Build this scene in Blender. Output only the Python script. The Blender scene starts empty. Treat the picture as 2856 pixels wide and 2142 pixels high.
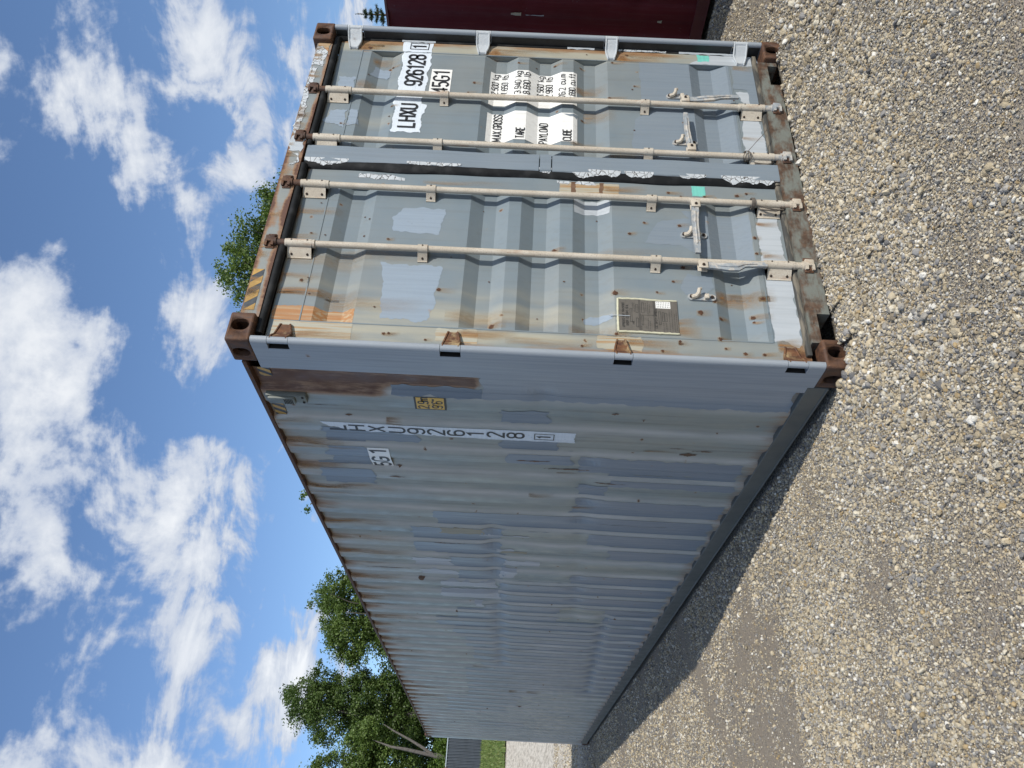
import bpy, bmesh, math, random
import numpy as np
from mathutils import Vector, Matrix, geometry

random.seed(7)
rng = np.random.default_rng(7)
scene = bpy.context.scene
COL = scene.collection

# ------------------------------------------------------------------ camera
CAM = Vector((-2.03740, -2.97269, 1.52214))
RIGHT = Vector((0.84560854, -0.5317031, 0.04730754))     # upright picture's right
UP = Vector((-0.04500944, 0.01728812, 0.99883696))       # upright picture's up
FWD = Vector((0.53190257, 0.84675435, 0.00931268))
FPX = 2185.66
cam_data = bpy.data.cameras.new('camera')
cam = bpy.data.objects.new('camera', cam_data)
COL.objects.link(cam)
# the phone was held upright but the picture is stored turned a quarter: image right = down, image up = right
m3 = Matrix((-UP, RIGHT, -FWD)).transposed()
cam.matrix_world = Matrix.Translation(CAM) @ m3.to_4x4()
cam_data.sensor_width = 36.0
cam_data.lens = FPX / 2856.0 * 36.0
cam_data.clip_start = 0.05
cam_data.clip_end = 3000.0
scene.camera = cam

def photo_dir(px, py):
    return (RIGHT * (1071 - py) + UP * (1428 - px) + FWD * FPX).normalized()

# ------------------------------------------------------------------ sun, sky, exposure
SUN = Vector((0.56, -3.55, 2.896)).normalized()
SUN_EL = math.asin(SUN.z)
SUN_AZ = math.atan2(SUN.x, SUN.y)
sd = bpy.data.lights.new('sun', 'SUN')
sd.energy = 4.1
sd.angle = math.radians(0.55)
sd.color = (1.0, 0.945, 0.86)
sun = bpy.data.objects.new('sun', sd)
COL.objects.link(sun)
sun.location = SUN * 60
sun.rotation_euler = SUN.to_track_quat('Z', 'Y').to_euler()

scene.view_settings.view_transform = 'Standard'
scene.view_settings.look = 'None'
scene.view_settings.gamma = 1.0
scene.view_settings.exposure = 0.0
scene.view_settings.use_curve_mapping = False
scene.cycles.max_bounces = 5
scene.cycles.diffuse_bounces = 3
scene.cycles.glossy_bounces = 2
scene.cycles.transmission_bounces = 2
scene.cycles.transparent_max_bounces = 4

# ------------------------------------------------------------------ node helpers
class NT:
    def __init__(self, tree):
        self.t = tree
    def node(self, typ, **props):
        n = self.t.nodes.new(typ)
        for k, v in props.items():
            setattr(n, k, v)
        return n
    def put(self, n, key, val):
        if val is None:
            return
        s = n.inputs[key]
        if isinstance(val, bpy.types.NodeSocket):
            self.t.links.new(val, s)
        else:
            s.default_value = val
    def math(self, op, a, b=None, c=None, clamp=False):
        n = self.node('ShaderNodeMath', operation=op, use_clamp=clamp)
        self.put(n, 0, a); self.put(n, 1, b); self.put(n, 2, c)
        return n.outputs[0]
    def vmath(self, op, a, b=None):
        n = self.node('ShaderNodeVectorMath', operation=op)
        self.put(n, 0, a); self.put(n, 1, b)
        return n.outputs['Value'] if op in ('DOT_PRODUCT', 'LENGTH', 'DISTANCE') else n.outputs[0]
    def noise(self, vec, scale=1.0, detail=4.0, rough=0.55, dist=0.0, out='Fac'):
        n = self.node('ShaderNodeTexNoise')
        self.put(n, 'Vector', vec); self.put(n, 'Scale', scale); self.put(n, 'Detail', detail)
        self.put(n, 'Roughness', rough); self.put(n, 'Distortion', dist)
        return n.outputs[out]
    def voro(self, vec, scale, out='Distance', feature='F1', rnd=1.0):
        n = self.node('ShaderNodeTexVoronoi', feature=feature)
        self.put(n, 'Vector', vec); self.put(n, 'Scale', scale); self.put(n, 'Randomness', rnd)
        return n.outputs[out]
    def smooth(self, val, lo, hi, a=0.0, b=1.0):
        n = self.node('ShaderNodeMapRange', interpolation_type='SMOOTHSTEP')
        self.put(n, 0, val); self.put(n, 1, lo); self.put(n, 2, hi); self.put(n, 3, a); self.put(n, 4, b)
        return n.outputs[0]
    def lin(self, val, lo, hi, a=0.0, b=1.0):
        n = self.node('ShaderNodeMapRange')
        self.put(n, 0, val); self.put(n, 1, lo); self.put(n, 2, hi); self.put(n, 3, a); self.put(n, 4, b)
        return n.outputs[0]
    def mix(self, fac, a, b, mode='MIX'):
        n = self.node('ShaderNodeMix', data_type='RGBA', blend_type=mode)
        self.put(n, 0, fac)
        for key, v in ((6, a), (7, b)):
            if not isinstance(v, bpy.types.NodeSocket) and len(v) == 3:
                v = (*v, 1.0)
            self.put(n, key, v)
        return n.outputs[2]
    def ramp(self, fac, stops, interp='LINEAR'):
        n = self.node('ShaderNodeValToRGB')
        cr = n.color_ramp; cr.interpolation = interp
        while len(cr.elements) < len(stops):
            cr.elements.new(0.5)
        for e, (p, c) in zip(cr.elements, stops):
            e.position = p; e.color = (*c, 1.0) if len(c) == 3 else c
        self.put(n, 0, fac)
        return n.outputs[0]
    def attr(self, name, kind='GEOMETRY', out='Fac'):
        n = self.node('ShaderNodeAttribute', attribute_name=name, attribute_type=kind)
        return n.outputs[out]
    def coord(self, out='Object'):
        return self.node('ShaderNodeTexCoord').outputs[out]
    def bump(self, h, strength=0.3, dist=0.01, normal=None):
        n = self.node('ShaderNodeBump')
        self.put(n, 'Strength', strength); self.put(n, 'Distance', dist); self.put(n, 'Height', h)
        if normal is not None:
            self.put(n, 'Normal', normal)
        return n.outputs[0]

def new_mat(name):
    m = bpy.data.materials.new(name)
    m.use_nodes = True
    t = NT(m.node_tree)
    b = m.node_tree.nodes['Principled BSDF']
    return m, t, b

# ------------------------------------------------------------------ world
world = bpy.data.worlds.new('World')
scene.world = world
world.use_nodes = True
wt = NT(world.node_tree)
bg = world.node_tree.nodes['Background']
sky = wt.node('ShaderNodeTexSky', sky_type='NISHITA')
sky.sun_disc = False
sky.sun_elevation = SUN_EL
sky.sun_rotation = SUN_AZ
sky.altitude = 300.0
sky.air_density = 1.0
sky.dust_density = 0.6
sky.ozone_density = 2.2
wdir = wt.vmath('NORMALIZE', wt.coord('Generated'))
sep = wt.node('ShaderNodeSeparateXYZ'); wt.put(sep, 0, wdir)
zc = wt.math('MAXIMUM', sep.outputs[2], 0.06)
cmb = wt.node('ShaderNodeCombineXYZ')
wt.put(cmb, 0, wt.math('DIVIDE', sep.outputs[0], zc)); wt.put(cmb, 1, wt.math('DIVIDE', sep.outputs[1], zc))
warp = wt.noise(cmb.outputs[0], 1.1, 1, 0.5, out='Color')
pl = wt.vmath('ADD', cmb.outputs[0], wt.vmath('MULTIPLY', wt.vmath('SUBTRACT', warp, (0.5, 0.5, 0.5)), (0.9, 0.9, 0.9)))
n1 = wt.noise(pl, 2.1, 6, 0.60)
ndir = wt.noise(wt.vmath('ADD', wdir, wt.vmath('MULTIPLY', wt.vmath('SUBTRACT', warp, (0.5, 0.5, 0.5)), (0.10, 0.10, 0.10))), 11.0, 7, 0.60)
nmix = wt.math('ADD', wt.math('MULTIPLY', n1, 0.45), wt.math('MULTIPLY', ndir, 0.55))
# the cloud banks of that afternoon (direction, angular radius in degrees, weight)
S = 2856 / 2212.0
blobs = [(430, 110, 5.0, 1.0), (600, 70, 4.6, 1.0), (590, 260, 4.2, 1.0), (545, 190, 3.6, .9), (660, 330, 3.6, .8),
         (45, 150, 3.6, .75), (40, 260, 2.4, .5), (300, 330, 2.6, .75), (345, 480, 2.8, .7), (240, 460, 2.0, .5), (300, 600, 2.2, .5),
         (110, 720, 4.6, 1.0), (40, 770, 3.4, .8), (440, 740, 3.4, 1.0), (400, 660, 2.0, .7), (480, 640, 2.2, .5),
         (110, 940, 4.6, .95), (210, 900, 3.0, .7), (30, 1010, 3.6, .8), (230, 1050, 3.0, .6),
         (420, 1080, 3.4, 1.0), (400, 1190, 3.4, 1.0), (370, 1300, 2.4, .7), (140, 1150, 4.2, .95), (80, 1250, 3.2, .7),
         (250, 1380, 3.6, .8), (330, 1470, 4.6, 1.0), (180, 1510, 4.6, .95), (460, 1420, 3.4, .9), (250, 1620, 5.2, 1.0),
         (100, 1650, 4.0, .8), (420, 1560, 3.4, .8), (640, 1380, 2.4, .7), (630, 1500, 3.2, .9), (580, 1620, 3.6, .9),
         (300, 1250, 2.0, .35), (620, 1560, 3.0, .8), (210, 1250, 3.0, .5), (330, 260, 2.4, .6)]
acc = None
for bx_, by_, rad, wgt in blobs:
    d = photo_dir(bx_ * S, by_ * S)
    dp = wt.vmath('DOT_PRODUCT', wdir, tuple(d))
    s_ = wt.lin(dp, math.cos(math.radians(rad * 1.75)), math.cos(math.radians(rad * .2)), 0.0, wgt)
    acc = s_ if acc is None else wt.math('MAXIMUM', acc, s_)
# beyond the part of the sky in the picture the same kind of cloud goes on
gen = wt.smooth(wt.noise(pl, 0.42, 1, 0.5), 0.42, 0.60, 0.0, 1.0)
dcen = wt.vmath('DOT_PRODUCT', wdir, tuple(photo_dir(700, 1071)))
gen = wt.math('MULTIPLY', gen, wt.smooth(dcen, math.cos(math.radians(34)), math.cos(math.radians(46)), 0.0, 1.0))
acc = wt.math('MAXIMUM', acc, gen)
cov = wt.math('ADD', wt.math('MULTIPLY', acc, 0.44), wt.math('MULTIPLY', wt.math('SUBTRACT', nmix, 0.5), 2.7))
mask = wt.smooth(cov, 0.20, 0.44)
mask = wt.math('MULTIPLY', mask, wt.smooth(sep.outputs[2], 0.0, 0.08, 0.0, 1.0))
thick = wt.smooth(cov, 0.26, 0.72)
ctex = wt.noise(pl, 3.0, 3, 0.6)
shade = wt.math('MULTIPLY', thick, wt.lin(ctex, 0.32, 0.62, 0.62, 1.0))
ccol = wt.ramp(shade, [(0.0, (4.0, 4.5, 5.5)), (0.40, (5.2, 5.55, 6.15)), (1.0, (7.1, 7.25, 7.4))])
SKYGAIN = wt.mix(1.0, sky.outputs[0], (0.94, 1.04, 1.16), 'MULTIPLY')
wcol = wt.mix(wt.math('MULTIPLY', mask, 0.93), SKYGAIN, ccol)
world.node_tree.links.new(wcol, bg.inputs[0])
bg.inputs[1].default_value = 0.135
world.cycles.sampling_method = 'MANUAL'
world.cycles.sample_map_resolution = 384

# ------------------------------------------------------------------ mesh helpers
def obj_from(name, verts, faces, mat=None, parent=None, smooth=False):
    me = bpy.data.meshes.new(name)
    me.from_pydata([tuple(v) for v in verts], [], faces)
    me.update()
    if smooth:
        me.polygons.foreach_set('use_smooth', [True] * len(me.polygons))
    o = bpy.data.objects.new(name, me)
    COL.objects.link(o)
    if mat is not None:
        me.materials.append(mat)
    if parent is not None:
        o.parent = parent
    return o

def obj_np(name, verts, quads, mat, parent=None, smooth=False):
    """quads: (n,3) or (n,4) int array"""
    me = bpy.data.meshes.new(name)
    nv, nf, k = len(verts), len(quads), quads.shape[1]
    me.vertices.add(nv); me.vertices.foreach_set('co', np.asarray(verts, np.float32).ravel())
    me.loops.add(nf * k); me.loops.foreach_set('vertex_index', np.asarray(quads, np.int32).ravel())
    me.polygons.add(nf); me.polygons.foreach_set('loop_start', np.arange(0, nf * k, k, dtype=np.int32))
    me.update(calc_edges=True)
    if smooth:
        me.polygons.foreach_set('use_smooth', np.ones(nf, bool))
    me.materials.append(mat)
    o = bpy.data.objects.new(name, me)
    COL.objects.link(o)
    if parent is not None:
        o.parent = parent
    return o

class MB:
    def __init__(self):
        self.v = []; self.f = []
    def add(self, vs, fs):
        b = len(self.v)
        self.v += [tuple(p) for p in vs]
        self.f += [tuple(i + b for i in f) for f in fs]
        return self
    def box(self, x0, x1, y0, y1, z0, z1, bev=0.0, seg=2):
        bm = bmesh.new()
        bmesh.ops.create_cube(bm, size=1.0)
        for v in bm.verts:
            v.co = Vector(((x0 + x1) / 2 + v.co.x * (x1 - x0), (y0 + y1) / 2 + v.co.y * (y1 - y0), (z0 + z1) / 2 + v.co.z * (z1 - z0)))
        if bev > 0:
            bmesh.ops.bevel(bm, geom=list(bm.edges), offset=bev, segments=seg, affect='EDGES', profile=0.5)
        bm.verts.index_update()
        self.add([v.co.copy() for v in bm.verts], [[v.index for v in f.verts] for f in bm.faces])
        bm.free()
        return self
    def prism(self, poly, axis, a0, a1):
        """poly in the two remaining axes, in x,y,z order"""
        n = len(poly)
        def P(p, a):
            q = [0, 0, 0]; r = [i for i in range(3) if i != axis]
            q[axis] = a; q[r[0]] = p[0]; q[r[1]] = p[1]
            return q
        vs = [P(p, a0) for p in poly] + [P(p, a1) for p in poly]
        fs = [[i, (i + 1) % n, (i + 1) % n + n, i + n] for i in range(n)]
        fs += [list(range(n))[::-1], [i + n for i in range(n)]]
        return self.add(vs, fs)
    def cyl(self, p0, p1, r, n=16, r1=None):
        p0 = Vector(p0); p1 = Vector(p1); r1 = r if r1 is None else r1
        d = (p1 - p0).normalized(); a = d.orthogonal().normalized(); b = d.cross(a)
        vs = []
        for p, rr in ((p0, r), (p1, r1)):
            for i in range(n):
                t = 2 * math.pi * i / n
                vs.append(p + (a * math.cos(t) + b * math.sin(t)) * rr)
        fs = [[i, (i + 1) % n, (i + 1) % n + n, i + n] for i in range(n)]
        fs += [list(range(n))[::-1], [i + n for i in range(n)]]
        return self.add(vs, fs)
    def tube(self, pts, r, n=8, flat=None):
        pts = [Vector(p) for p in pts]
        rs = r if isinstance(r, (list, tuple)) else [r] * len(pts)
        vs = []; m = len(pts)
        a = None
        for i, p in enumerate(pts):
            d = (pts[min(i + 1, m - 1)] - pts[max(i - 1, 0)]).normalized()
            if a is None:
                a = d.orthogonal().normalized()
            a = (a - d * a.dot(d)).normalized(); b = d.cross(a)
            for k in range(n):
                t = 2 * math.pi * k / n
                q = p + (a * math.cos(t) + b * math.sin(t)) * rs[i]
                vs.append(q)
        fs = [[i * n + k, i * n + (k + 1) % n, (i + 1) * n + (k + 1) % n, (i + 1) * n + k] for i in range(m - 1) for k in range(n)]
        fs += [list(range(n))[::-1], [(m - 1) * n + k for k in range(n)]]
        return self.add(vs, fs)
    def build(self, name, mat, parent=None, smooth=False):
        o = obj_from(name, self.v, self.f, mat, parent)
        bm = bmesh.new(); bm.from_mesh(o.data)
        bmesh.ops.recalc_face_normals(bm, faces=bm.faces)
        bm.to_mesh(o.data); bm.free()
        if smooth:
            o.data.polygons.foreach_set('use_smooth', [True] * len(o.data.polygons))
            try:
                o.data.set_sharp_from_angle(angle=math.radians(38))
            except Exception:
                pass
        return o

def empty(name, loc=(0, 0, 0)):
    o = bpy.data.objects.new(name, None)
    COL.objects.link(o); o.location = loc; o.empty_display_size = 0.3
    return o
def tag(o, label=None, cat=None, group=None, kind=None):
    for k, v in (('label', label), ('category', cat), ('group', group), ('kind', kind)):
        if v:
            o[k] = v
    return o

def vnoise2(x, y, seed=0):
    """smooth value noise on numpy arrays"""
    def h(i, j):
        n = (i * 374761393 + j * 668265263 + seed * 974634777) & 0xffffffff
        n = ((n ^ (n >> 13)) * 1274126177) & 0xffffffff
        return ((n ^ (n >> 16)) & 0xffff) / 65535.0
    x = np.asarray(x, float); y = np.asarray(y, float)
    xi = np.floor(x).astype(np.int64); yi = np.floor(y).astype(np.int64)
    fx = x - xi; fy = y - yi
    fx = fx * fx * (3 - 2 * fx); fy = fy * fy * (3 - 2 * fy)
    return (h(xi, yi) * (1 - fx) + h(xi + 1, yi) * fx) * (1 - fy) + (h(xi, yi + 1) * (1 - fx) + h(xi + 1, yi + 1) * fx) * fy
def fbm2(x, y, seed=0, oct=4):
    s = 0; a = .5; t = 0
    for k in range(oct):
        s = s + a * vnoise2(np.asarray(x) * 2 ** k, np.asarray(y) * 2 ** k, seed + k * 17); t += a; a *= .5
    return s / t

# ------------------------------------------------------------------ materials
def wear(t, P, col, rust=True, speck=0.35, streak=0.16, mott=0.10, cream=(0.46, 0.40, 0.27)):
    """rain streaks, mottling, stains, rust from attributes and small rust specks on a paint colour"""
    st = t.smooth(t.noise(t.vmath('MULTIPLY', P, (38, 38, 1.3)), 1.0, 2, 0.6), 0.48, 0.72)
    col = t.mix(t.math('MULTIPLY', st, streak), col, (0.12, 0.12, 0.11))
    mo = t.noise(P, 5.0, 3, 0.6)
    col = t.mix(t.lin(mo, 0.35, 0.65, 0.0, mott), col, (0.30, 0.29, 0.24))
    drop = t.voro(P, 34, 'Distance')
    dsel = t.noise(P, 7.0, 2)
    dm = t.math('MULTIPLY', t.smooth(drop, 0.20, 0.16), t.smooth(dsel, 0.60, 0.66))
    col = t.mix(t.math('MULTIPLY', dm, 0.18), col, (0.16, 0.18, 0.18))
    if rust:
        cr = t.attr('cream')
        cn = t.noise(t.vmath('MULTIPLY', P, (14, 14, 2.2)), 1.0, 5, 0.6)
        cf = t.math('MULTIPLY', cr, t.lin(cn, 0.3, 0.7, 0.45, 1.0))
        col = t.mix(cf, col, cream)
        r = t.attr('rust')
        rn = t.noise(t.vmath('MULTIPLY', P, (55, 55, 9)), 1.0, 4, 0.68)
        f1 = t.smooth(t.math('ADD', r, t.math('MULTIPLY', t.math('SUBTRACT', rn, 0.5), 0.55)), 0.14, 0.62)
        f2 = t.smooth(t.math('ADD', r, t.math('MULTIPLY', t.math('SUBTRACT', rn, 0.5), 1.0)), 0.58, 0.92)
        ocol = t.mix(t.noise(P, 24, 2), (0.30, 0.155, 0.055), (0.20, 0.085, 0.032))
        dcol = t.mix(t.noise(P, 60, 2), (0.075, 0.032, 0.018), (0.13, 0.055, 0.025))
        col = t.mix(t.math('MULTIPLY', f1, 0.82), col, ocol)
        col = t.mix(f2, col, dcol)
    if speck > 0:
        wob = t.vmath('ADD', P, t.vmath('MULTIPLY', t.vmath('SUBTRACT', t.noise(P, 45, 3, 0.6, out='Color'), (0.5, 0.5, 0.5)), (0.03, 0.03, 0.03)))
        vo = t.node('ShaderNodeTexVoronoi'); t.put(vo, 'Vector', wob); t.put(vo, 'Scale', 7.5)
        sz = t.node('ShaderNodeSeparateColor'); t.put(sz, 0, vo.outputs['Color'])
        gate = t.math('LESS_THAN', sz.outputs[0], speck)
        rad = t.lin(sz.outputs[1], 0, 1, 0.02, 0.085)
        sp = t.math('MULTIPLY', gate, t.smooth(t.math('SUBTRACT', vo.outputs['Distance'], rad), 0.014, -0.014))
        ha = t.math('MULTIPLY', gate, t.smooth(t.math('SUBTRACT', vo.outputs['Distance'], rad), 0.06, 0.0))
        col = t.mix(t.math('MULTIPLY', ha, 0.38), col, (0.34, 0.21, 0.09))
        col = t.mix(t.math('MULTIPLY', sp, 0.92), col, (0.105, 0.045, 0.02))
    return col

def make_paint(name, c1, c2, rust=True, speck=0.3, streak=0.16, rough=0.48, bumpy=0.25, mott=0.1, cream=(0.42, 0.385, 0.28)):
    m, t, b = new_mat(name)
    P = t.coord('Object')
    big = t.noise(t.vmath('MULTIPLY', P, (1.6, 1.6, 0.9)), 1.0, 4, 0.55)
    col = t.mix(t.smooth(big, 0.40, 0.62), c1, c2)
    col = wear(t, P, col, rust, speck, streak, mott, cream)
    t.put(b, 'Base Color', col)
    t.put(b, 'Roughness', t.lin(t.noise(P, 9, 4), 0.3, 0.7, rough - 0.10, rough + 0.14))
    h = t.math('ADD', t.math('MULTIPLY', t.noise(P, 3.2, 2), 1.0), t.math('MULTIPLY', t.noise(P, 90, 4), 0.05))
    t.put(b, 'Normal', t.bump(h, bumpy, 0.012))
    return m

def make_brushed(name, c1, c2, rough=0.42, horiz=False, speck=0.06, lo=0.35, hi=0.68):
    """newer paint rolled or brushed on by hand"""
    m, t, b = new_mat(name)
    P = t.coord('Object')
    sc = (3, 3, 110) if horiz else (70, 70, 2.0)
    br = t.noise(t.vmath('MULTIPLY', P, sc), 1.0, 4, 0.6)
    col = t.mix(t.smooth(br, lo, hi), c1, c2)
    col = wear(t, P, col, False, speck, 0.10, 0.05)
    t.put(b, 'Base Color', col)
    t.put(b, 'Roughness', t.lin(br, 0.3, 0.7, rough - .08, rough + .10))
    t.put(b, 'Normal', t.bump(t.math('ADD', br, t.math('MULTIPLY', t.noise(P, 60, 3), 0.6)), 0.22, 0.003))
    return m

OLD1, OLD2 = (0.160, 0.202, 0.230), (0.182, 0.210, 0.220)
M = {}
M['paint'] = make_paint('worn_grey_paint', OLD1, OLD2, True, 0.50)
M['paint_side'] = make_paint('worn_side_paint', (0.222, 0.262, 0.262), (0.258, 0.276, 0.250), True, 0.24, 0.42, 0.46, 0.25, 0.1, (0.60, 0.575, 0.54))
M['post'] = make_brushed('repainted_post', (0.305, 0.338, 0.375), (0.265, 0.298, 0.335), 0.40)
M['blue'] = make_brushed('blue_grey_touch_up', (0.255, 0.312, 0.375), (0.232, 0.286, 0.346), 0.40)
M['blue2'] = make_brushed('blue_grey_roller_paint', (0.190, 0.230, 0.268), (0.172, 0.212, 0.250), 0.42, speck=0.12)
M['blue_side'] = make_brushed('side_roller_paint', (0.190, 0.232, 0.285), (0.168, 0.208, 0.258), 0.42, speck=0.08)
M['pale'] = make_brushed('pale_grey_primer', (0.43, 0.465, 0.495), (0.385, 0.42, 0.45), 0.45)
M['primer'] = make_brushed('whitish_primer', (0.40, 0.42, 0.45), (0.34, 0.36, 0.39), 0.5)
M['white'] = make_brushed('white_lettering_field', (0.66, 0.72, 0.78), (0.60, 0.66, 0.72), 0.45, True, 0.04)
M['sticker'] = make_brushed('white_vinyl', (0.80, 0.80, 0.77), (0.77, 0.77, 0.74), 0.35, False, 0.03)
M['stain_cream'] = make_brushed('rust_stained_cream', (0.385, 0.375, 0.305), (0.36, 0.21, 0.085), 0.5, False, 0.25, 0.46, 0.66)
M['stain_side'] = make_brushed('yellowed_side_paint', (0.28, 0.25, 0.18), (0.24, 0.22, 0.165), 0.55, False, 0.15)
M['stain_orange'] = make_brushed('rust_stained_orange', (0.36, 0.165, 0.055), (0.42, 0.33, 0.21), 0.55, False, 0.25, 0.40, 0.70)
M['stain_brown'] = make_brushed('rust_brown_film', (0.10, 0.052, 0.028), (0.16, 0.085, 0.045), 0.6, False, 0.2)
M['green_tape'] = make_brushed('green_tape', (0.16, 0.52, 0.44), (0.14, 0.46, 0.40), 0.5, True, 0.0)
M['olive'] = make_paint('dark_olive_rail', (0.085, 0.092, 0.088), (0.075, 0.082, 0.078), False, 0.04, 0.14, 0.5)

def make_rusty(name, paint, amount, rough=0.75, d1=(0.070, 0.030, 0.017), d2=(0.165, 0.072, 0.030), sc=(11, 11, 11)):
    m, t, b = new_mat(name)
    P = t.coord('Object')
    n = t.noise(t.vmath('MULTIPLY', P, sc), 1.0, 7, 0.66)
    n2 = t.noise(t.vmath('MULTIPLY', P, (30, 30, 12)), 1.0, 6, 0.65)
    r = t.mix(t.smooth(n2, 0.35, 0.68), d1, d2)
    r = t.mix(t.smooth(t.noise(P, 120, 4), 0.62, 0.76, 0, .7), r, (0.34, 0.20, 0.12))
    col = t.mix(t.smooth(n, amount - 0.10, amount + 0.10), r, paint)
    t.put(b, 'Base Color', col)
    t.put(b, 'Roughness', t.lin(n2, 0.3, 0.7, rough - .15, rough + .1))
    t.put(b, 'Normal', t.bump(t.math('ADD', n2, t.math('MULTIPLY', t.noise(P, 70, 5), .5)), 0.5, 0.006))
    return m
M['rust'] = make_rusty('brown_rusted_steel', (0.085, 0.042, 0.026), 0.60, 0.75, (0.050, 0.024, 0.015), (0.120, 0.055, 0.026))
M['rust_plate'] = make_rusty('rust_bleeding_plate', (0.27, 0.29, 0.26), 0.50, 0.6)
M['rust_sill'] = make_rusty('rusted_sill_steel', (0.155, 0.165, 0.145), 0.50, 0.6, (0.060, 0.036, 0.024), (0.115, 0.068, 0.042), (7, 7, 16))
M['hinge_rust'] = make_rusty('rusted_hinge', (0.40, 0.30, 0.16), 0.60)
M['hinge_pale'] = make_rusty('repainted_hinge', (0.46, 0.49, 0.51), 0.30, 0.5)

m, t, b = new_mat('beige_galvanised_bar')
P = t.coord('Object')
spn = t.noise(P, 330, 2, 0.5)
col = t.mix(t.smooth(t.noise(P, 6, 4), 0.4, 0.62), (0.485, 0.430, 0.345), (0.55, 0.50, 0.415))
col = t.mix(t.smooth(spn, 0.56, 0.66, 0, .8), col, (0.20, 0.14, 0.10))
col = t.mix(t.smooth(t.noise(t.vmath('MULTIPLY', P, (20, 20, 5)), 1.0, 5, .6), 0.58, 0.70, 0, .6), col, (0.34, 0.20, 0.12))
t.put(b, 'Base Color', col); t.put(b, 'Roughness', 0.55)
t.put(b, 'Normal', t.bump(spn, 0.15, 0.002))
M['bar'] = m
m, t, b = new_mat('dull_galvanised_iron')
P = t.coord('Object')
col = t.mix(t.smooth(t.noise(P, 26, 5, .65), 0.42, 0.60), (0.30, 0.33, 0.35), (0.50, 0.47, 0.42))
col = t.mix(t.smooth(t.noise(P, 60, 5, .65), 0.60, 0.70), col, (0.15, 0.075, 0.04))
t.put(b, 'Base Color', col); t.put(b, 'Roughness', 0.55); t.put(b, 'Metallic', 0.15)
t.put(b, 'Normal', t.bump(t.noise(P, 130, 4), 0.3, 0.003))
M['iron'] = m
m, t, b = new_mat('black_rubber')
P = t.coord('Object')
t.put(b, 'Base Color', t.mix(t.smooth(t.noise(t.vmath('MULTIPLY', P, (12, 12, 12)), 1.0, 5), 0.45, 0.7), (0.008, 0.009, 0.010), (0.026, 0.027, 0.028)))
t.put(b, 'Specular IOR Level', 0.2); t.put(b, 'Roughness', 0.65); t.put(b, 'Normal', t.bump(t.noise(P, 40, 4), 0.25, 0.004))
M['rubber'] = m
m, t, b = new_mat('weathered_rubber')
P = t.coord('Object')
t.put(b, 'Base Color', t.mix(t.smooth(t.noise(t.vmath('MULTIPLY', P, (6, 20, 40)), 1.0, 5), 0.45, 0.62), (0.05, 0.05, 0.046), (0.17, 0.15, 0.115)))
t.put(b, 'Roughness', 0.7)
M['rubber_old'] = m
m, t, b = new_mat('crackled_white_paint')
P = t.coord('Object')
wob = t.vmath('ADD', P, t.vmath('MULTIPLY', t.noise(P, 40, 3, out='Color'), (0.02, 0.02, 0.02)))
ce = t.voro(wob, 30, 'Distance', 'DISTANCE_TO_EDGE')
col = t.mix(t.smooth(ce, 0.05, 0.015), (0.50, 0.53, 0.55), (0.05, 0.045, 0.04))
col = t.mix(t.smooth(t.noise(P, 25, 4), 0.52, 0.62, 0, .6), col, (0.40, 0.43, 0.45))
t.put(b, 'Base Color', col); t.put(b, 'Roughness', 0.4)
t.put(b, 'Normal', t.bump(t.math('ADD', t.smooth(ce, 0, .1), t.noise(P, 120, 3)), 0.5, 0.004))
M['crackle'] = m
def flat(name, c, rough=0.5, noise=0.12, metal=0.0, scale=30):
    m, t, b = new_mat(name)
    P = t.coord('Object')
    dk = tuple(x * (1 - noise * 2.5) for x in c)
    t.put(b, 'Base Color', t.mix(t.smooth(t.noise(P, scale, 5, .6), 0.35, 0.7), c, dk))
    t.put(b, 'Roughness', rough); t.put(b, 'Metallic', metal)
    return m
M['ink'] = flat('black_lettering', (0.018, 0.018, 0.02), 0.5, 0.1)
M['yellow'] = flat('yellow_vinyl', (0.62, 0.36, 0.035), 0.4, 0.05, scale=8)
M['tape_yellow'] = flat('faded_yellow_tape', (0.50, 0.30, 0.075), 0.5, 0.14, scale=14)
M['tape_black'] = flat('faded_black_tape', (0.055, 0.062, 0.07), 0.5, 0.2)
M['seal_cream'] = flat('cream_sealant', (0.60, 0.58, 0.42), 0.5, 0.06)
M['plate'] = flat('grey_data_plate', (0.17, 0.155, 0.135), 0.35, 0.08, 0.3)
M['bolt'] = flat('dark_rusty_bolt', (0.055, 0.035, 0.026), 0.7, 0.2, 0.2)
M['dark'] = flat('dark_interior', (0.012, 0.011, 0.010), 0.8, 0.1)
M['vent'] = flat('grey_plastic_vent', (0.16, 0.18, 0.165), 0.55, 0.08)
M['channel_dark'] = flat('channel_black', (0.030, 0.032, 0.032), 0.65, 0.25, 0, 9)
M['wire'] = flat('weathered_wire', (0.13, 0.11, 0.09), 0.7, 0.15)
M['maroon'] = make_paint('maroon_paint', (0.095, 0.0105, 0.0150), (0.080, 0.009, 0.0130), False, 0.0, 0.06, 0.6, 0.2, 0.0)
M['maroon'].node_tree.nodes['Principled BSDF'].inputs['Specular IOR Level'].default_value = 0.2
M['maroon_rail'] = make_paint('maroon_rail_paint', (0.10, 0.022, 0.022), (0.085, 0.018, 0.018), False, 0.05, 0.1, 0.5, 0.2, 0.02)

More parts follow.
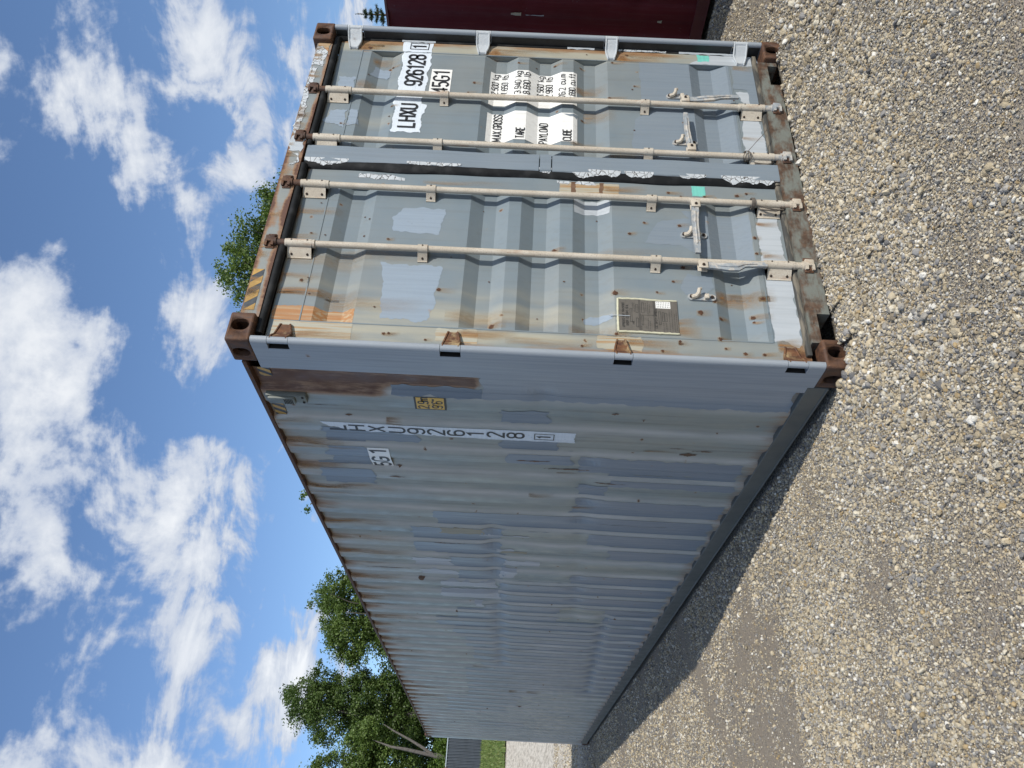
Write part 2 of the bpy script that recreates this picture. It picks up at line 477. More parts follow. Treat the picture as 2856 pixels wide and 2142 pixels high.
# ------------------------------------------------------------------ stroke lettering
W_ = 0.42
def arc(cx, cy, rx, ry, a0, a1, n=9):
    return [(cx + rx * math.cos(math.radians(a0 + (a1 - a0) * i / n)), cy + ry * math.sin(math.radians(a0 + (a1 - a0) * i / n))) for i in range(n + 1)]
r_ = W_ / 2
def stad(y0, y1, w=W_):
    r = w / 2; ry = min(r, (y1 - y0) / 2)
    p = arc(r, y1 - ry, r, ry, 0, 180) + arc(r, y0 + ry, r, ry, 180, 360)
    return p + [p[0]]
G = {
 'L': [[(0, 1), (0, 0), (W_ * .9, 0)]], 'H': [[(0, 0), (0, 1)], [(W_, 0), (W_, 1)], [(0, .52), (W_, .52)]],
 'X': [[(0, 0), (W_, 1)], [(0, 1), (W_, 0)]], 'U': [[(0, 1)] + arc(r_, r_, r_, r_, 180, 360) + [(W_, 1)]],
 '0': [stad(0, 1)], 'O': [stad(0, 1)], '1': [[(.06, .80), (.25, 1), (.25, 0)]],
 '2': [arc(r_, 1 - r_, r_, r_, 175, -20) + [(0, 0), (W_, 0)]],
 '3': [arc(r_, .76, r_, .24, 160, -70) + [(r_ * .8, .53)], arc(r_, .27, r_, .27, 80, -160)],
 '4': [[(W_ * .72, 0), (W_ * .72, 1), (0, .27), (W_ * 1.05, .27)]],
 '5': [[(W_ * .95, 1), (.02, 1), (.02, .56)] + arc(r_, .30, r_, .30, 130, -150)],
 '6': [stad(0, .58), arc(r_, 1 - r_, r_, r_, 10, 180) + [(0, .3)]],
 '7': [[(0, 1), (W_, 1), (W_ * .3, 0)]], '8': [stad(.52, 1), stad(0, .53)],
 '9': [stad(.42, 1), [(W_, .7)] + arc(r_, r_, r_, r_, 0, -170)],
 'G': [arc(r_, 1 - r_, r_, r_, 5, 180) + arc(r_, r_, r_, r_, 180, 360) + [(W_, .46), (r_, .46)]],
 'M': [[(0, 0), (0, 1), (.28, .2), (.56, 1), (.56, 0)]], 'A': [[(0, 0), (r_, 1), (W_, 0)], [(W_ * .18, .3), (W_ * .82, .3)]],
 'R': [[(0, 0), (0, 1), (r_, 1)] + arc(r_, .76, r_, .24, 90, -90) + [(0, .52)], [(r_, .52), (W_, 0)]],
 'S': [arc(r_, .76, r_, .24, 10, 200) + arc(r_, .25, r_, .25, 30, -170)],
 'T': [[(0, 1), (W_, 1)], [(r_, 1), (r_, 0)]], 'E': [[(W_ * .9, 1), (0, 1), (0, 0), (W_ * .9, 0)], [(0, .52), (W_ * .75, .52)]],
 'P': [[(0, 0), (0, 1), (r_, 1)] + arc(r_, .74, r_, .26, 90, -90) + [(0, .48)]],
 'Y': [[(0, 1), (r_, .5), (W_, 1)], [(r_, .5), (r_, 0)]], 'D': [[(0, 0), (0, 1)] + arc(W_ * .4, 1 - r_, W_ * .6, r_, 90, 0) + arc(W_ * .4, r_, W_ * .6, r_, 0, -90) + [(0, 0)]],
 'C': [arc(r_, 1 - r_, r_, r_, 5, 180) + arc(r_, r_, r_, r_, 180, 355)],
 'B': [[(0, 0), (0, 1), (r_, 1)] + arc(r_ * 1.0, .77, r_ * .95, .23, 90, -90) + [(0, .54)], [(r_, .54)] + arc(r_, .27, r_, .27, 90, -90) + [(0, 0)]],
 'V': [[(0, 1), (r_, 0), (W_, 1)]], 'N': [[(0, 0), (0, 1), (W_, 0), (W_, 1)]], 'F': [[(W_, 1), (0, 1), (0, 0)], [(0, .52), (W_ * .8, .52)]],
 'k': [[(0, 0), (0, 1)], [(W_, .66), (.02, .28)], [(W_ * .35, .42), (W_, 0)]],
 'g': [stad(.0, .66), [(W_, .66), (W_, -.1)] + arc(r_, -.08, r_, .2, 0, -160)],
 'l': [[(.1, 1), (.1, 0)]], 'b': [[(0, 1), (0, 0)], stad(0, .66)], 'c': [arc(r_, .45, r_, .21, 5, 180) + arc(r_, .21, r_, .21, 180, 355)],
 'u': [[(0, .66)] + arc(r_, .21, r_, .21, 180, 360) + [(W_, .66)], [(W_, .2), (W_, 0)]],
 'f': [[(r_, 0), (r_, .8)] + arc(W_ * .9, .8, r_ * .8, .2, 180, 80), [(0, .62), (W_ * .85, .62)]],
 't': [[(r_, 1), (r_, .15)] + arc(W_ * .9, .15, r_ * .8, .15, 180, 280), [(0, .66), (W_ * .85, .66)]],
 'm': [[(0, 0), (0, .66)], [(0, .45)] + arc(.14, .48, .14, .18, 180, 0) + [(.28, 0)], [(.28, .45)] + arc(.42, .48, .14, .18, 180, 0) + [(.56, 0)]],
 '.': [[(.05, .02), (.05, .12)]], ',': [[(.10, .10), (.03, -.14)]], "'": [[(.06, 1), (.06, .78)]], '"': [[(.06, 1), (.06, .78)], [(.22, 1), (.22, .78)]],
 '/': [[(0, 0), (W_, 1)]], '-': [[(.05, .5), (W_ * .8, .5)]],
}
ADV = {'1': .40, '.': .20, ',': .22, "'": .2, '"': .36, 'l': .28, 'M': .72, 'm': .74, ' ': .42, 'f': .42, 't': .42}
def text_width(s, h, track=.12, sx=1.0):
    return sum((ADV.get(c, W_ + .02) + track) for c in s) * h * sx - track * h * sx
def text_strokes(s, u0, v0, h, sx=1.0, track=.12):
    out = []; u = u0
    for c in s:
        for st in G.get(c, []):
            out.append([(u + p[0] * h * sx, v0 + p[1] * h) for p in st])
        u += (ADV.get(c, W_ + .02) + track) * h * sx
    return out

def ribbon(strokes, wid, surf, off, step=0.012):
    """flat strokes of width wid laid on a surface function surf(u, v, off) -> xyz"""
    mb = MB()
    for st in strokes:
        pts = [Vector((p[0], p[1])) for p in st]
        q = [pts[0]]
        for a, b_ in zip(pts[:-1], pts[1:]):
            d = (b_ - a).length
            if d < 1e-6:
                continue
            k = max(1, int(d / step))
            q += [a.lerp(b_, (i + 1) / k) for i in range(k)]
        closed = (q[0] - q[-1]).length < 1e-5
        L = []; R = []
        n = len(q)
        for i in range(n):
            a = q[i - 1] if i > 0 else (q[n - 2] if closed else q[i])
            c = q[i + 1] if i < n - 1 else (q[1] if closed else q[i])
            d1 = (q[i] - a); d2 = (c - q[i])
            if d1.length < 1e-9: d1 = d2
            if d2.length < 1e-9: d2 = d1
            d1 = d1.normalized(); d2 = d2.normalized()
            tt = (d1 + d2)
            tt = d1 if tt.length < .2 else tt.normalized()
            nn = Vector((-tt.y, tt.x))
            k = wid / 2 / max(.55, abs(nn.dot(Vector((-d1.y, d1.x)))))
            p = q[i]
            if not closed and i == 0: p = p - tt * wid * .0
            L.append(surf(*(p + nn * k), off)); R.append(surf(*(p - nn * k), off))
        vs = L + R
        mb.add(vs, [[i, i + 1, i + 1 + n, i + n] for i in range(n - 1)])
    return mb

def clip(poly, axis, val, keep_less):
    out = []; n = len(poly)
    for i in range(n):
        a = poly[i]; b_ = poly[(i + 1) % n]
        ia = (a[axis] <= val) if keep_less else (a[axis] >= val)
        ib = (b_[axis] <= val) if keep_less else (b_[axis] >= val)
        if ia: out.append(a)
        if ia != ib:
            t_ = (val - a[axis]) / (b_[axis] - a[axis])
            out.append((a[0] + (b_[0] - a[0]) * t_, a[1] + (b_[1] - a[1]) * t_))
    return out
def decal(poly, surf, ub, vb, off, skip=None):
    """lay polygon (u,v) on a folded surface; ub, vb = fold lines"""
    us = [p[0] for p in poly]; vs_ = [p[1] for p in poly]
    U = [-1e9] + [x for x in sorted(ub) if min(us) < x < max(us)] + [1e9]
    V = [-1e9] + [x for x in sorted(vb) if min(vs_) < x < max(vs_)] + [1e9]
    mb = MB()
    for a, b_ in zip(U[:-1], U[1:]):
        pu = clip(clip(poly, 0, a, False), 0, b_, True)
        if len(pu) < 3: continue
        if skip is not None and skip(sum(p[0] for p in pu) / len(pu)): continue
        for c, d in zip(V[:-1], V[1:]):
            pc = clip(clip(pu, 1, c, False), 1, d, True)
            if len(pc) < 3: continue
            cu = sum(p[0] for p in pc) / len(pc); cv = sum(p[1] for p in pc) / len(pc)
            tris = geometry.tessellate_polygon([[Vector((p[0], p[1], 0)) for p in pc]])
            e = 1e-5
            vs = [surf(min(max(p[0], a + e), b_ - e), min(max(p[1], c + e), d - e), off) for p in pc]
            mb.add(vs, [list(tr) for tr in tris])
    return mb
def ragged(corners, amp=(0.006,) * 4, step=0.012, seed=1):
    """polygon through corners with brushed, torn edges; amp per edge"""
    rr = random.Random(seed); out = []
    n = len(corners)
    if isinstance(amp, (int, float)): amp = (amp,) * n
    for i in range(n):
        a = Vector(corners[i]); b_ = Vector(corners[(i + 1) % n])
        d = b_ - a; L = d.length
        k = max(1, int(L / step)); nn = Vector((-d.y, d.x)).normalized()
        cur = 0.0; ph = rr.random() * 9
        for j in range(k):
            cur = cur * .6 + rr.uniform(-1, 1) * .7
            w = .6 * math.sin(ph + j * step * 23) + .5 * math.sin(ph * 2 + j * step * 61) + cur
            s_ = min(1, j / 2)
            p = a + d * (j / k) + nn * w * amp[i] * s_
            out.append((p.x, p.y))
    return out
def rect(u0, u1, v0, v1):
    return [(u0, v0), (u1, v0), (u1, v1), (u0, v1)]

# ------------------------------------------------------------------ ground
def ground_h(x, y):
    y = np.asarray(y, float)
    def ss(a, b_):
        t_ = np.clip((y - a) / (b_ - a), 0, 1); return t_ * t_ * (3 - 2 * t_)
    lin1 = np.clip((y - 15.5) / (31.0 - 15.5), 0, 1); lin1 = lin1 ** 1.25 * 1.36
    lin2 = np.clip((y - 31.0) / (42.0 - 31.0), 0, 1) * 1.20
    return lin1 + lin2 + ss(42, 60) * 0.6
def dusty(x, y):
    # patches and a wheel track where fines lie between the stones
    du = fbm2(x * 1.15 + 11, y * 1.15 + 7, 9, 4); rag = fbm2(x * 5, y * 5, 19, 3)
    d = .80 * np.clip((du - .455) * 6, 0, 1)
    # the track swings in from the drive and ends at the container
    tx = -1.38 + (y - 2.57) * (1.43 / 1.67); tx2 = np.clip(tx, -9, .2)
    d = np.maximum(d, np.exp(-((x - tx2) / .24) ** 2) * np.clip((y - 1.4) / .8, 0, 1) * np.clip((5.2 - y) / .8, 0, 1))
    for cx, cy, r, w in ((-.92, .18, .24, 1.0), (-1.22, -.42, .30, .95), (-.36, .66, .26, .85), (-.48, -.15, .28, .55), (-1.45, .45, .25, .6), (.3, -1.2, .4, .5), (-.2, -.9, .3, .5), (-1.3, 6.5, .5, .6), (-1.0, 9, .6, .5)):
        d = np.maximum(d, w * np.exp(-(((x - cx) ** 2 + (y - cy) ** 2) / r ** 2)))
    d = np.clip(d * (.45 + 1.1 * rag), 0, 1)
    return d * (1 - .9 * np.exp(-((y + .18) / .30) ** 2) * (x > -.35) * (x < 2.7))
m, t, b = new_mat('gravel_bed')
P = t.coord('Object')
v1 = t.node('ShaderNodeTexVoronoi'); t.put(v1, 'Vector', P); t.put(v1, 'Scale', 115)
sc1 = t.node('ShaderNodeSeparateColor'); t.put(sc1, 0, v1.outputs['Color'])
stone = t.ramp(sc1.outputs[0], [(0.0, (0.10, 0.098, 0.095)), (0.22, (0.17, 0.16, 0.15)), (0.42, (0.27, 0.235, 0.175)), (0.62, (0.36, 0.32, 0.25)), (0.82, (0.22, 0.195, 0.15)), (1.0, (0.48, 0.45, 0.38))])
dust = t.mix(t.noise(P, 140, 4, .7), (0.215, 0.178, 0.136), (0.345, 0.292, 0.226))
col = t.mix(t.math('MULTIPLY', t.attr('dust'), t.lin(t.noise(P, 9, 4), .35, .65, .55, 1.0)), stone, dust)
far = t.noise(P, 0.5, 4, .6)
sepp = t.node('ShaderNodeSeparateXYZ'); t.put(sepp, 0, P)
# pale crushed stone of the driveway behind
drive = t.smooth(sepp.outputs[1], 12.0, 17.0)
col = t.mix(t.math('MULTIPLY', drive, 0.80), col, t.mix(t.smooth(t.noise(t.vmath('MULTIPLY', P, (9, 4, 4)), 1.0, 4, .75), .40, .64), (0.80, 0.74, 0.63), (0.44, 0.39, 0.315)))
t.put(b, 'Base Color', col); t.put(b, 'Roughness', 0.95); t.put(b, 'Specular IOR Level', 0.2)
hh = t.math('ADD', t.smooth(v1.outputs['Distance'], 0.65, 0.0), t.math('MULTIPLY', t.noise(P, 260, 3), .4))
t.put(b, 'Normal', t.bump(hh, 0.9, 0.006))
M['gravel_bed'] = m

def grid_obj(name, xs, ys, zf, mat):
    X, Y = np.meshgrid(xs, ys)
    Zv = zf(X, Y)
    V = np.stack([X.ravel(), Y.ravel(), Zv.ravel()], 1)
    nx, ny = len(xs), len(ys)
    i = np.arange((ny - 1) * (nx - 1)); r = i // (nx - 1); c = i % (nx - 1)
    a = r * nx + c
    Q = np.stack([a, a + 1, a + 1 + nx, a + nx], 1)
    return obj_np(name, V, Q, mat, None, True)
def near_h(X, Y):
    z = ground_h(X, Y)
    n = (fbm2(X * 1.1 + 40, Y * 1.1 + 40, 3, 4) - .5) * 0.030 * np.clip(1 - (np.hypot(X, Y) - 12) / 10, 0, 1)
    # stones banked up against the near corner
    n = n + 0.026 * np.exp(-((X + 0.10) ** 2 + (Y + 0.02) ** 2) / 0.06)
    n = n + 0.016 * np.exp(-((X - 2.55) ** 2 + (Y + 0.05) ** 2) / 0.08)
    n = n + 0.034 * np.exp(-((Y - .0) / 0.11) ** 2) * ((X > .12) & (X < 2.32)) * np.where((X > .17) & (X < .345) | (X > 2.055) & (X < 2.25), .45, 1)
    n = n - 0.05 * ((X > 0.10) & (X < 2.33) & (Y > 0.12) & (Y < 12.1)) - 0.004
    return z + n
xs = np.concatenate([[-400, -200, -100, -50, -25, -14], np.arange(-9, 9.01, 0.10), [14, 25, 50, 100, 200, 400]])
ys = np.concatenate([[-300, -150, -70, -30, -14], np.arange(-7, -.6, 0.12), np.arange(-.6, .3, .03), np.arange(.3, 16, 0.12), np.arange(16, 64, 1.0), [70, 90, 130, 200, 320, 600]])
gnd = grid_obj('ground', xs, ys, near_h, M['gravel_bed'])
co_ = np.empty(len(gnd.data.vertices) * 3, np.float32); gnd.data.vertices.foreach_get('co', co_); co_ = co_.reshape(-1, 3).astype(float)
a__ = gnd.data.attributes.new('dust', 'FLOAT', 'POINT'); a__.data.foreach_set('value', dusty(co_[:, 0], co_[:, 1]).astype(np.float32))
tag(gnd, kind='structure')

# loose stones: real pebbles scattered as instances on points
def pebble(seed):
    rr = np.random.default_rng(seed)
    bm = bmesh.new(); bmesh.ops.create_icosphere(bm, subdivisions=2 if seed < 2 else 1, radius=0.5)
    k = rr.uniform(.75, 1.25, 3); k[2] *= rr.uniform(.6, .85)
    planes = [Vector(rr.normal(size=3)).normalized() for _ in range(6)]
    cuts = rr.uniform(.26, .42, 6)
    for v in bm.verts:
        for pn, cu in zip(planes, cuts):
            dd = v.co.dot(pn)
            if dd > cu: v.co -= pn * (dd - cu) * .85
        v.co += Vector(rr.normal(size=3)) * .018
        v.co = Vector((v.co.x * k[0], v.co.y * k[1], v.co.z * k[2]))
    me = bpy.data.meshes.new('pebble'); bm.to_mesh(me); bm.free()
    me.polygons.foreach_set('use_smooth', [seed % 3 == 0] * len(me.polygons))
    return me
m, t, b = new_mat('pebbles')
P = t.coord('Object')
c0 = t.attr('stone_col', 'INSTANCER', 'Color')
n = t.noise(P, 3.2, 4, .65)
col = t.mix(t.smooth(n, 0.35, 0.7, 0, .45), c0, t.mix(1.0, c0, (0.55, 0.52, 0.48), 'MULTIPLY'))
t.put(b, 'Base Color', col); t.put(b, 'Roughness', 0.85); t.put(b, 'Specular IOR Level', 0.3)
t.put(b, 'Normal', t.bump(t.noise(P, 7, 3), 0.4, 0.08))
M['pebble'] = m
lib = bpy.data.collections.new('pebble_kinds')      # not linked to the scene: only a source for the scatter
for k in range(7):
    me = pebble(k); me.materials.append(M['pebble'])
    po = bpy.data.objects.new('pebble', me); lib.objects.link(po)

def inside_boxes(x, y):
    a = (x > -0.0) & (x < 2.438) & (y > np.where((x > .165) & (x < 2.27), .034, 0.0)) & (y < 12.19)
    b_ = (x > 4.38) & (x < 6.82) & (y > -3.2) & (y < 9.0)
    return a | b_
def view_ok(x, y, margin):
    d = np.stack([x - CAM.x, y - CAM.y], 1); D = np.hypot(d[:, 0], d[:, 1])
    az = np.degrees(np.arctan2(d[:, 0], d[:, 1]))
    return D, az
pts = []
def scatter(n, D0, D1, az0, az1, med, sig, cap, dustw):
    D = np.sqrt(rng.uniform(D0 * D0, D1 * D1, n)); az = np.radians(rng.uniform(az0, az1, n))
    x = CAM.x + D * np.sin(az); y = CAM.y + D * np.cos(az)
    s = np.exp(rng.normal(math.log(med), sig, n)); s = np.clip(s, .004, cap)
    keep = ~inside_boxes(x, y)
    dens = np.clip(1.08 - 1.0 * dusty(x, y), .12, 1)
    near_wall = (np.abs(y) < .8) & (y < .1) & (x > -.6) & (x < 2.9)
    dens = np.where(near_wall, 1.0, dens)
    s = np.where(near_wall, s * 1.18, s)
    keep &= rng.uniform(0, 1, n) < dens
    # in the dusty parts only small stones lie on top
    pts.append(np.stack([x[keep], y[keep], (s * (0.75 + .25 * dens))[keep]], 1))
scatter(330000, 1.2, 4.4, -6, 70, .0072, .48, .034, .9)
scatter(200000, 4.4, 8.0, -6, 70, .0098, .45, .040, .9)
scatter(90000, 8.0, 14.0, -5, 30, .0145, .40, .050, .80)
scatter(30000, 14.0, 22.0, -3, 16, .026, .35, .07, .6)
# bigger stones strewn about and banked up at the corner casting
scatter(1600, 1.2, 6.5, 0, 64, .021, .28, .040, .5)
nb = 420
ang = rng.uniform(0, 2 * math.pi, nb); rr_ = np.abs(rng.normal(0, .17, nb))
bx_ = -0.06 + rr_ * np.cos(ang) * 1.2; by_ = -0.05 + rr_ * np.sin(ang) * 1.2
kk = ~inside_boxes(bx_, by_)
pts.append(np.stack([bx_[kk], by_[kk], np.clip(np.exp(rng.normal(math.log(.026), .3, kk.sum())), .012, .05)], 1))
pts = np.concatenate(pts)
N = len(pts)
gz = near_h(pts[:, 0], pts[:, 1])
pz = gz + pts[:, 2] * rng.uniform(.05, .30, N)
palette = np.array([(.60, .515, .365), (.52, .435, .295), (.68, .62, .49), (.31, .30, .285), (.20, .195, .19), (.41, .385, .34), (.46, .345, .19), (.80, .77, .69), (.34, .285, .205), (.27, .268, .268)])
pw = np.array([.22, .16, .15, .10, .06, .12, .03, .07, .06, .03])
ci = rng.choice(len(palette), N, p=pw / pw.sum())
pc = np.clip(palette[ci] * rng.uniform(.70, 1.12, (N, 1)), 0, 1)
gm = bpy.data.meshes.new('gravel')
gm.vertices.add(N); gm.vertices.foreach_set('co', np.stack([pts[:, 0], pts[:, 1], pz], 1).astype(np.float32).ravel())
def fattr(me, name, typ, data, key):
    a = me.attributes.new(name, typ, 'POINT'); a.data.foreach_set(key, np.asarray(data, np.float32).ravel()); return a
fattr(gm, 'size', 'FLOAT', pts[:, 2], 'value')
fattr(gm, 'rot', 'FLOAT_VECTOR', np.stack([rng.normal(0, .7, N), rng.normal(0, .7, N), rng.uniform(0, 6.28, N)], 1), 'vector')
fattr(gm, 'stone_col', 'FLOAT_COLOR', np.concatenate([pc, np.ones((N, 1))], 1), 'color')
ia = gm.attributes.new('kind_index', 'INT', 'POINT'); ia.data.foreach_set('value', rng.integers(0, 7, N).astype(np.int32))
gm.update()
gravel = bpy.data.objects.new('gravel', gm); COL.objects.link(gravel)
tag(gravel, 'loose beige and grey gravel covering the whole yard', 'gravel', kind='stuff')
gm.materials.append(M['pebble'])
ng = bpy.data.node_groups.new('scatter_stones', 'GeometryNodeTree')
ng.interface.new_socket('Geometry', in_out='INPUT', socket_type='NodeSocketGeometry')
ng.interface.new_socket('Geometry', in_out='OUTPUT', socket_type='NodeSocketGeometry')
gi = ng.nodes.new('NodeGroupInput'); go = ng.nodes.new('NodeGroupOutput')
m2p = ng.nodes.new('GeometryNodeMeshToPoints'); iop = ng.nodes.new('GeometryNodeInstanceOnPoints')
ci_ = ng.nodes.new('GeometryNodeCollectionInfo'); ci_.inputs['Collection'].default_value = lib
ci_.inputs['Separate Children'].default_value = True; ci_.inputs['Reset Children'].default_value = True
def named(nm, typ):
    n = ng.nodes.new('GeometryNodeInputNamedAttribute'); n.data_type = typ; n.inputs[0].default_value = nm
    return [o for o in n.outputs if o.enabled and o.name == 'Attribute'][0]
e2r = ng.nodes.new('FunctionNodeEulerToRotation')
ng.links.new(gi.outputs[0], m2p.inputs[0]); ng.links.new(m2p.outputs[0], iop.inputs['Points'])
ng.links.new(ci_.outputs[0], iop.inputs['Instance']); iop.inputs['Pick Instance'].default_value = True
ng.links.new(named('kind_index', 'INT'), iop.inputs['Instance Index'])
ng.links.new(named('rot', 'FLOAT_VECTOR'), e2r.inputs[0]); ng.links.new(e2r.outputs[0], iop.inputs['Rotation'])
ng.links.new(named('size', 'FLOAT'), iop.inputs['Scale'])
ng.links.new(iop.outputs[0], go.inputs[0])
md = gravel.modifiers.new('scatter', 'NODES'); md.node_group = ng

# ================================================================== grey shipping container
H, WD, LN = 2.896, 2.438, 12.192
DY, DD = 0.075, 0.036                     # door plane, corrugation depth
BANDS = [(2.538, 2.474, 2.405, 2.338), (1.828, 1.757, 1.690, 1.622), (1.556, 1.487, 1.418, 1.349),
         (1.281, 1.214, 1.145, 1.072), (0.567, 0.503, 0.425, 0.338)]
ZB = sorted(z for b_ in BANDS for z in b_)
def door_depth(z):
    for a, b_, c, d in BANDS:
        if d <= z <= a:
            if z > b_: return DD * (a - z) / (a - b_)
            if z >= c: return DD
            return DD * (z - d) / (c - d)
    return 0.0
DOORS = {'left': (0.062, 0.178, 1.105, 1.222), 'right': (1.228, 1.385, 2.280, 2.378)}
def door_surf(x, z, off):
    dep = 0.0
    for x0, xa, xb, x1 in DOORS.values():
        if xa < x < xb:
            dep = door_depth(z)
    return (x, DY + dep - off, z)
UB = [0.178, 1.105, 1.385, 2.280]

root = empty('shipping_container')
tag(root, 'patched grey corrugated steel shipping container marked LHXU 926128 with closed doors', 'container')

def set_attr(o, name, vals):
    a = o.data.attributes.new(name, 'FLOAT', 'POINT'); a.data.foreach_set('value', np.asarray(vals, np.float32))

def streaks(x, z, lst):
    r = np.zeros_like(x)
    for sx, zt, zb, w, s in lst:
        wob = sx + 0.012 * np.sin(z * 9 + sx * 30)
        g = np.exp(-((x - wob) / w) ** 2)
        fall = np.clip((z - zb) / (zt - zb), 0, 1) * (z <= zt + .01)
        r = np.maximum(r, s * g * fall ** .7)
    return r
def spots(x, z, lst):
    r = np.zeros_like(x)
    for sx, sz, rad, s in lst:
        r = np.maximum(r, s * np.exp(-(((x - sx) ** 2 + (z - sz) ** 2) / rad ** 2)))
    return r

def build_door(side):
    x0, xa, xb, x1 = DOORS[side]
    zlo, zhi = 0.146, 2.738
    zs = sorted(set([zlo, 0.316, 2.594, zhi] + ZB + [round(z, 4) for z in np.arange(zlo, zhi, .02)]))
    zs = [z for i, z in enumerate(zs) if i == 0 or z - zs[i - 1] > .004 or z in ZB]
    def cols(a, b_, st):
        k = max(1, int(round((b_ - a) / st))); return [a + (b_ - a) * i / k for i in range(k + 1)]
    V = []; F = []
    def grid(xl, depthfn):
        base = len(V); nx = len(xl)
        for z in zs:
            for x in xl: V.append((x, DY + depthfn(z), z))
        for i in range(len(zs) - 1):
            for j in range(nx - 1):
                a = base + i * nx + j
                F.append((a, a + 1, a + 1 + nx, a + nx))
        return base, nx
    grid(cols(x0, xa, .02), lambda z: 0)
    grid(cols(xb, x1, .02), lambda z: 0)
    grid(cols(xa, xb, .022), door_depth)
    for xe in (xa, xb):                                   # ends of the pressed ribs
        for a, b_, c, d in BANDS:
            i0 = len(V)
            V.extend([(xe, DY, a), (xe, DY + DD, b_), (xe, DY + DD, c), (xe, DY, d)])
            F.append((i0, i0 + 1, i0 + 2, i0 + 3))
    for xe in (x0, x1):                                   # edge returns
        i0 = len(V)
        V.extend([(xe, DY, zlo), (xe, DY, zhi), (xe, DY + .05, zhi), (xe, DY + .05, zlo)])
        F.append((i0, i0 + 1, i0 + 2, i0 + 3))
    for ze in (zlo, zhi):
        i0 = len(V)
        V.extend([(x0, DY, ze), (x1, DY, ze), (x1, DY + .05, ze), (x0, DY + .05, ze)])
        F.append((i0, i0 + 1, i0 + 2, i0 + 3))
    o = obj_from('door', V, F, M['paint'], root)
    A = np.array(V); x = A[:, 0]; z = A[:, 2]
    nz = fbm2(x * 9, z * 2.2, 5, 4)
    if side == 'left':
        r = streaks(x, z, [(0.36, 2.74, 2.30, .022, .75), (0.44, 2.74, 2.50, .02, .5), (0.90, 2.74, 2.58, .016, .5), (0.70, 2.74, 2.60, .02, .4),
                           (0.13, 1.78, 1.50, .03, .6), (0.45, 0.57, 0.32, .055, .62), (0.24, 0.56, 0.40, .02, .35), (1.15, 1.06, .6, .03, .35),
                           (0.30, 1.36, 1.0, .02, .35), (0.15, 1.0, .7, .02, .4), (0.20, 2.34, 1.9, .03, .30)])
        r = .5 * r
        r = np.maximum(r, spots(x, z, [(0.105, 0.20, .07, .95), (0.12, 1.05, .06, .95), (0.12, 1.85, .04, .6), (.11, 2.64, .05, .7)]))
        r = np.maximum(r, .55 * np.clip((0.12 - x) / .04, 0, 1) * np.clip((nz - .42) * 4, 0, 1))
        r = np.maximum(r, .75 * np.clip((0.20 - z) / .06, 0, 1) * np.clip((nz - .40) * 4, 0, 1))
        r = np.maximum(r, .6 * np.clip((z - 2.70) / .04, 0, 1) * np.clip((nz - .45) * 4, 0, 1))
        n2 = fbm2(x * 14, z * 1.4 + 2, 15, 4)
        c = .75 * np.clip((.70 - x) / .5, 0, 1) * np.clip((n2 - .42) * 4, 0, 1) * np.clip((z - .3), .3, 1) + .16 * (x < .178) * (z < 2.33)
    else:
        r = streaks(x, z, [(2.20, 2.5, 2.40, .02, .5), (1.93, 2.59, 2.46, .05, .35), (2.30, 1.13, .60, .02, .55), (2.31, 1.84, 1.3, .015, .45), (2.33, 2.6, 2.38, .03, .8),
                           (1.66, 1.08, .8, .02, .3), (2.0, 1.26, 1.1, .03, .35)])
        r = .5 * r
        r = np.maximum(r, spots(x, z, [(2.31, 2.58, .04, .9), (2.31, 1.77, .035, .9), (2.31, .98, .04, .95)]))
        r = np.maximum(r, .65 * np.clip((x - 2.325) / .03, 0, 1) * np.clip((nz - .40) * 4, 0, 1))
        r = np.maximum(r, .6 * np.clip((0.19 - z) / .05, 0, 1) * np.clip((nz - .45) * 4, 0, 1))
        c = .80 * np.clip((x - 2.275) / .01, 0, 1) * np.clip((z - .42) / .05, 0, 1) + .35 * (z > 2.3) * np.clip((nz - .42) * 3, 0, 1)
    set_attr(o, 'rust', r); set_attr(o, 'cream', np.clip(c, 0, .9))
    # weld seams between frame and sheet
    seam = MB()
    seam.box(xa, xb, DY - .003, DY + .004, 2.591, 2.597).box(xa, xb, DY - .003, DY + .004, .313, .319)
    xe = xa if side == 'left' else xb
    seam.box(xe - .003, xe + .003, DY - .002, DY + .004, .32, 2.590)
    s = seam.build('weld_seam', M['paint'], o)
    return o
door_l = build_door('left')
door_r = build_door('right')
tag(door_l, 'left door with data plate and rusty hinges')
tag(door_r, 'right door with container number and weight table')

LAYER = [0.0006]
def patch(parent, corners, mat, amp=.005, seed=1, name='paint_patch', surf=door_surf, ub=UB, vb=ZB, off=None, step=.012):
    LAYER[0] += 0.00004
    d = decal(ragged(corners, amp, step, seed) if amp else corners, surf, ub, vb, LAYER[0] if off is None else off)
    return d.build(name, M[mat], parent)
# touch-up paint on the left door
patch(door_l, [(.775, 1.975), (.955, 1.960), (.948, 2.185), (.880, 2.235), (.785, 2.215)], 'blue', .006, 1)
patch(door_l, [(.215, 1.985), (.300, 1.955), (.560, 1.945), (.572, 2.255), (.480, 2.235), (.330, 2.225), (.215, 2.21)], 'blue', .009, 2)
patch(door_l, [(.70, .52), (.70, .60), (.775, .72), (.78, .905), (.86, .87), (.93, .83), (.97, .66), (1.02, .70), (1.025, .50), (1.02, .34), (.70, .34)], 'blue2', .004, 3)
patch(door_l, [(.172, .183), (.588, .170), (.588, .306), (.185, .310)], 'pale', (.006, .004, .004, .012), 4)
patch(door_l, [(.690, .180), (1.02, .200), (1.01, .300), (.685, .313)], 'pale', (.006, .01, .008, .004), 5)
patch(door_l, [(.44, .64), (.50, .57), (.57, .58), (.585, .70), (.50, .74), (.45, .72)], 'blue2', .005, 6)
patch(door_l, [(.255, 1.17), (.30, 1.08), (.315, 1.085), (.31, 1.19), (.285, 1.225), (.262, 1.22)], 'blue', .006, 7)
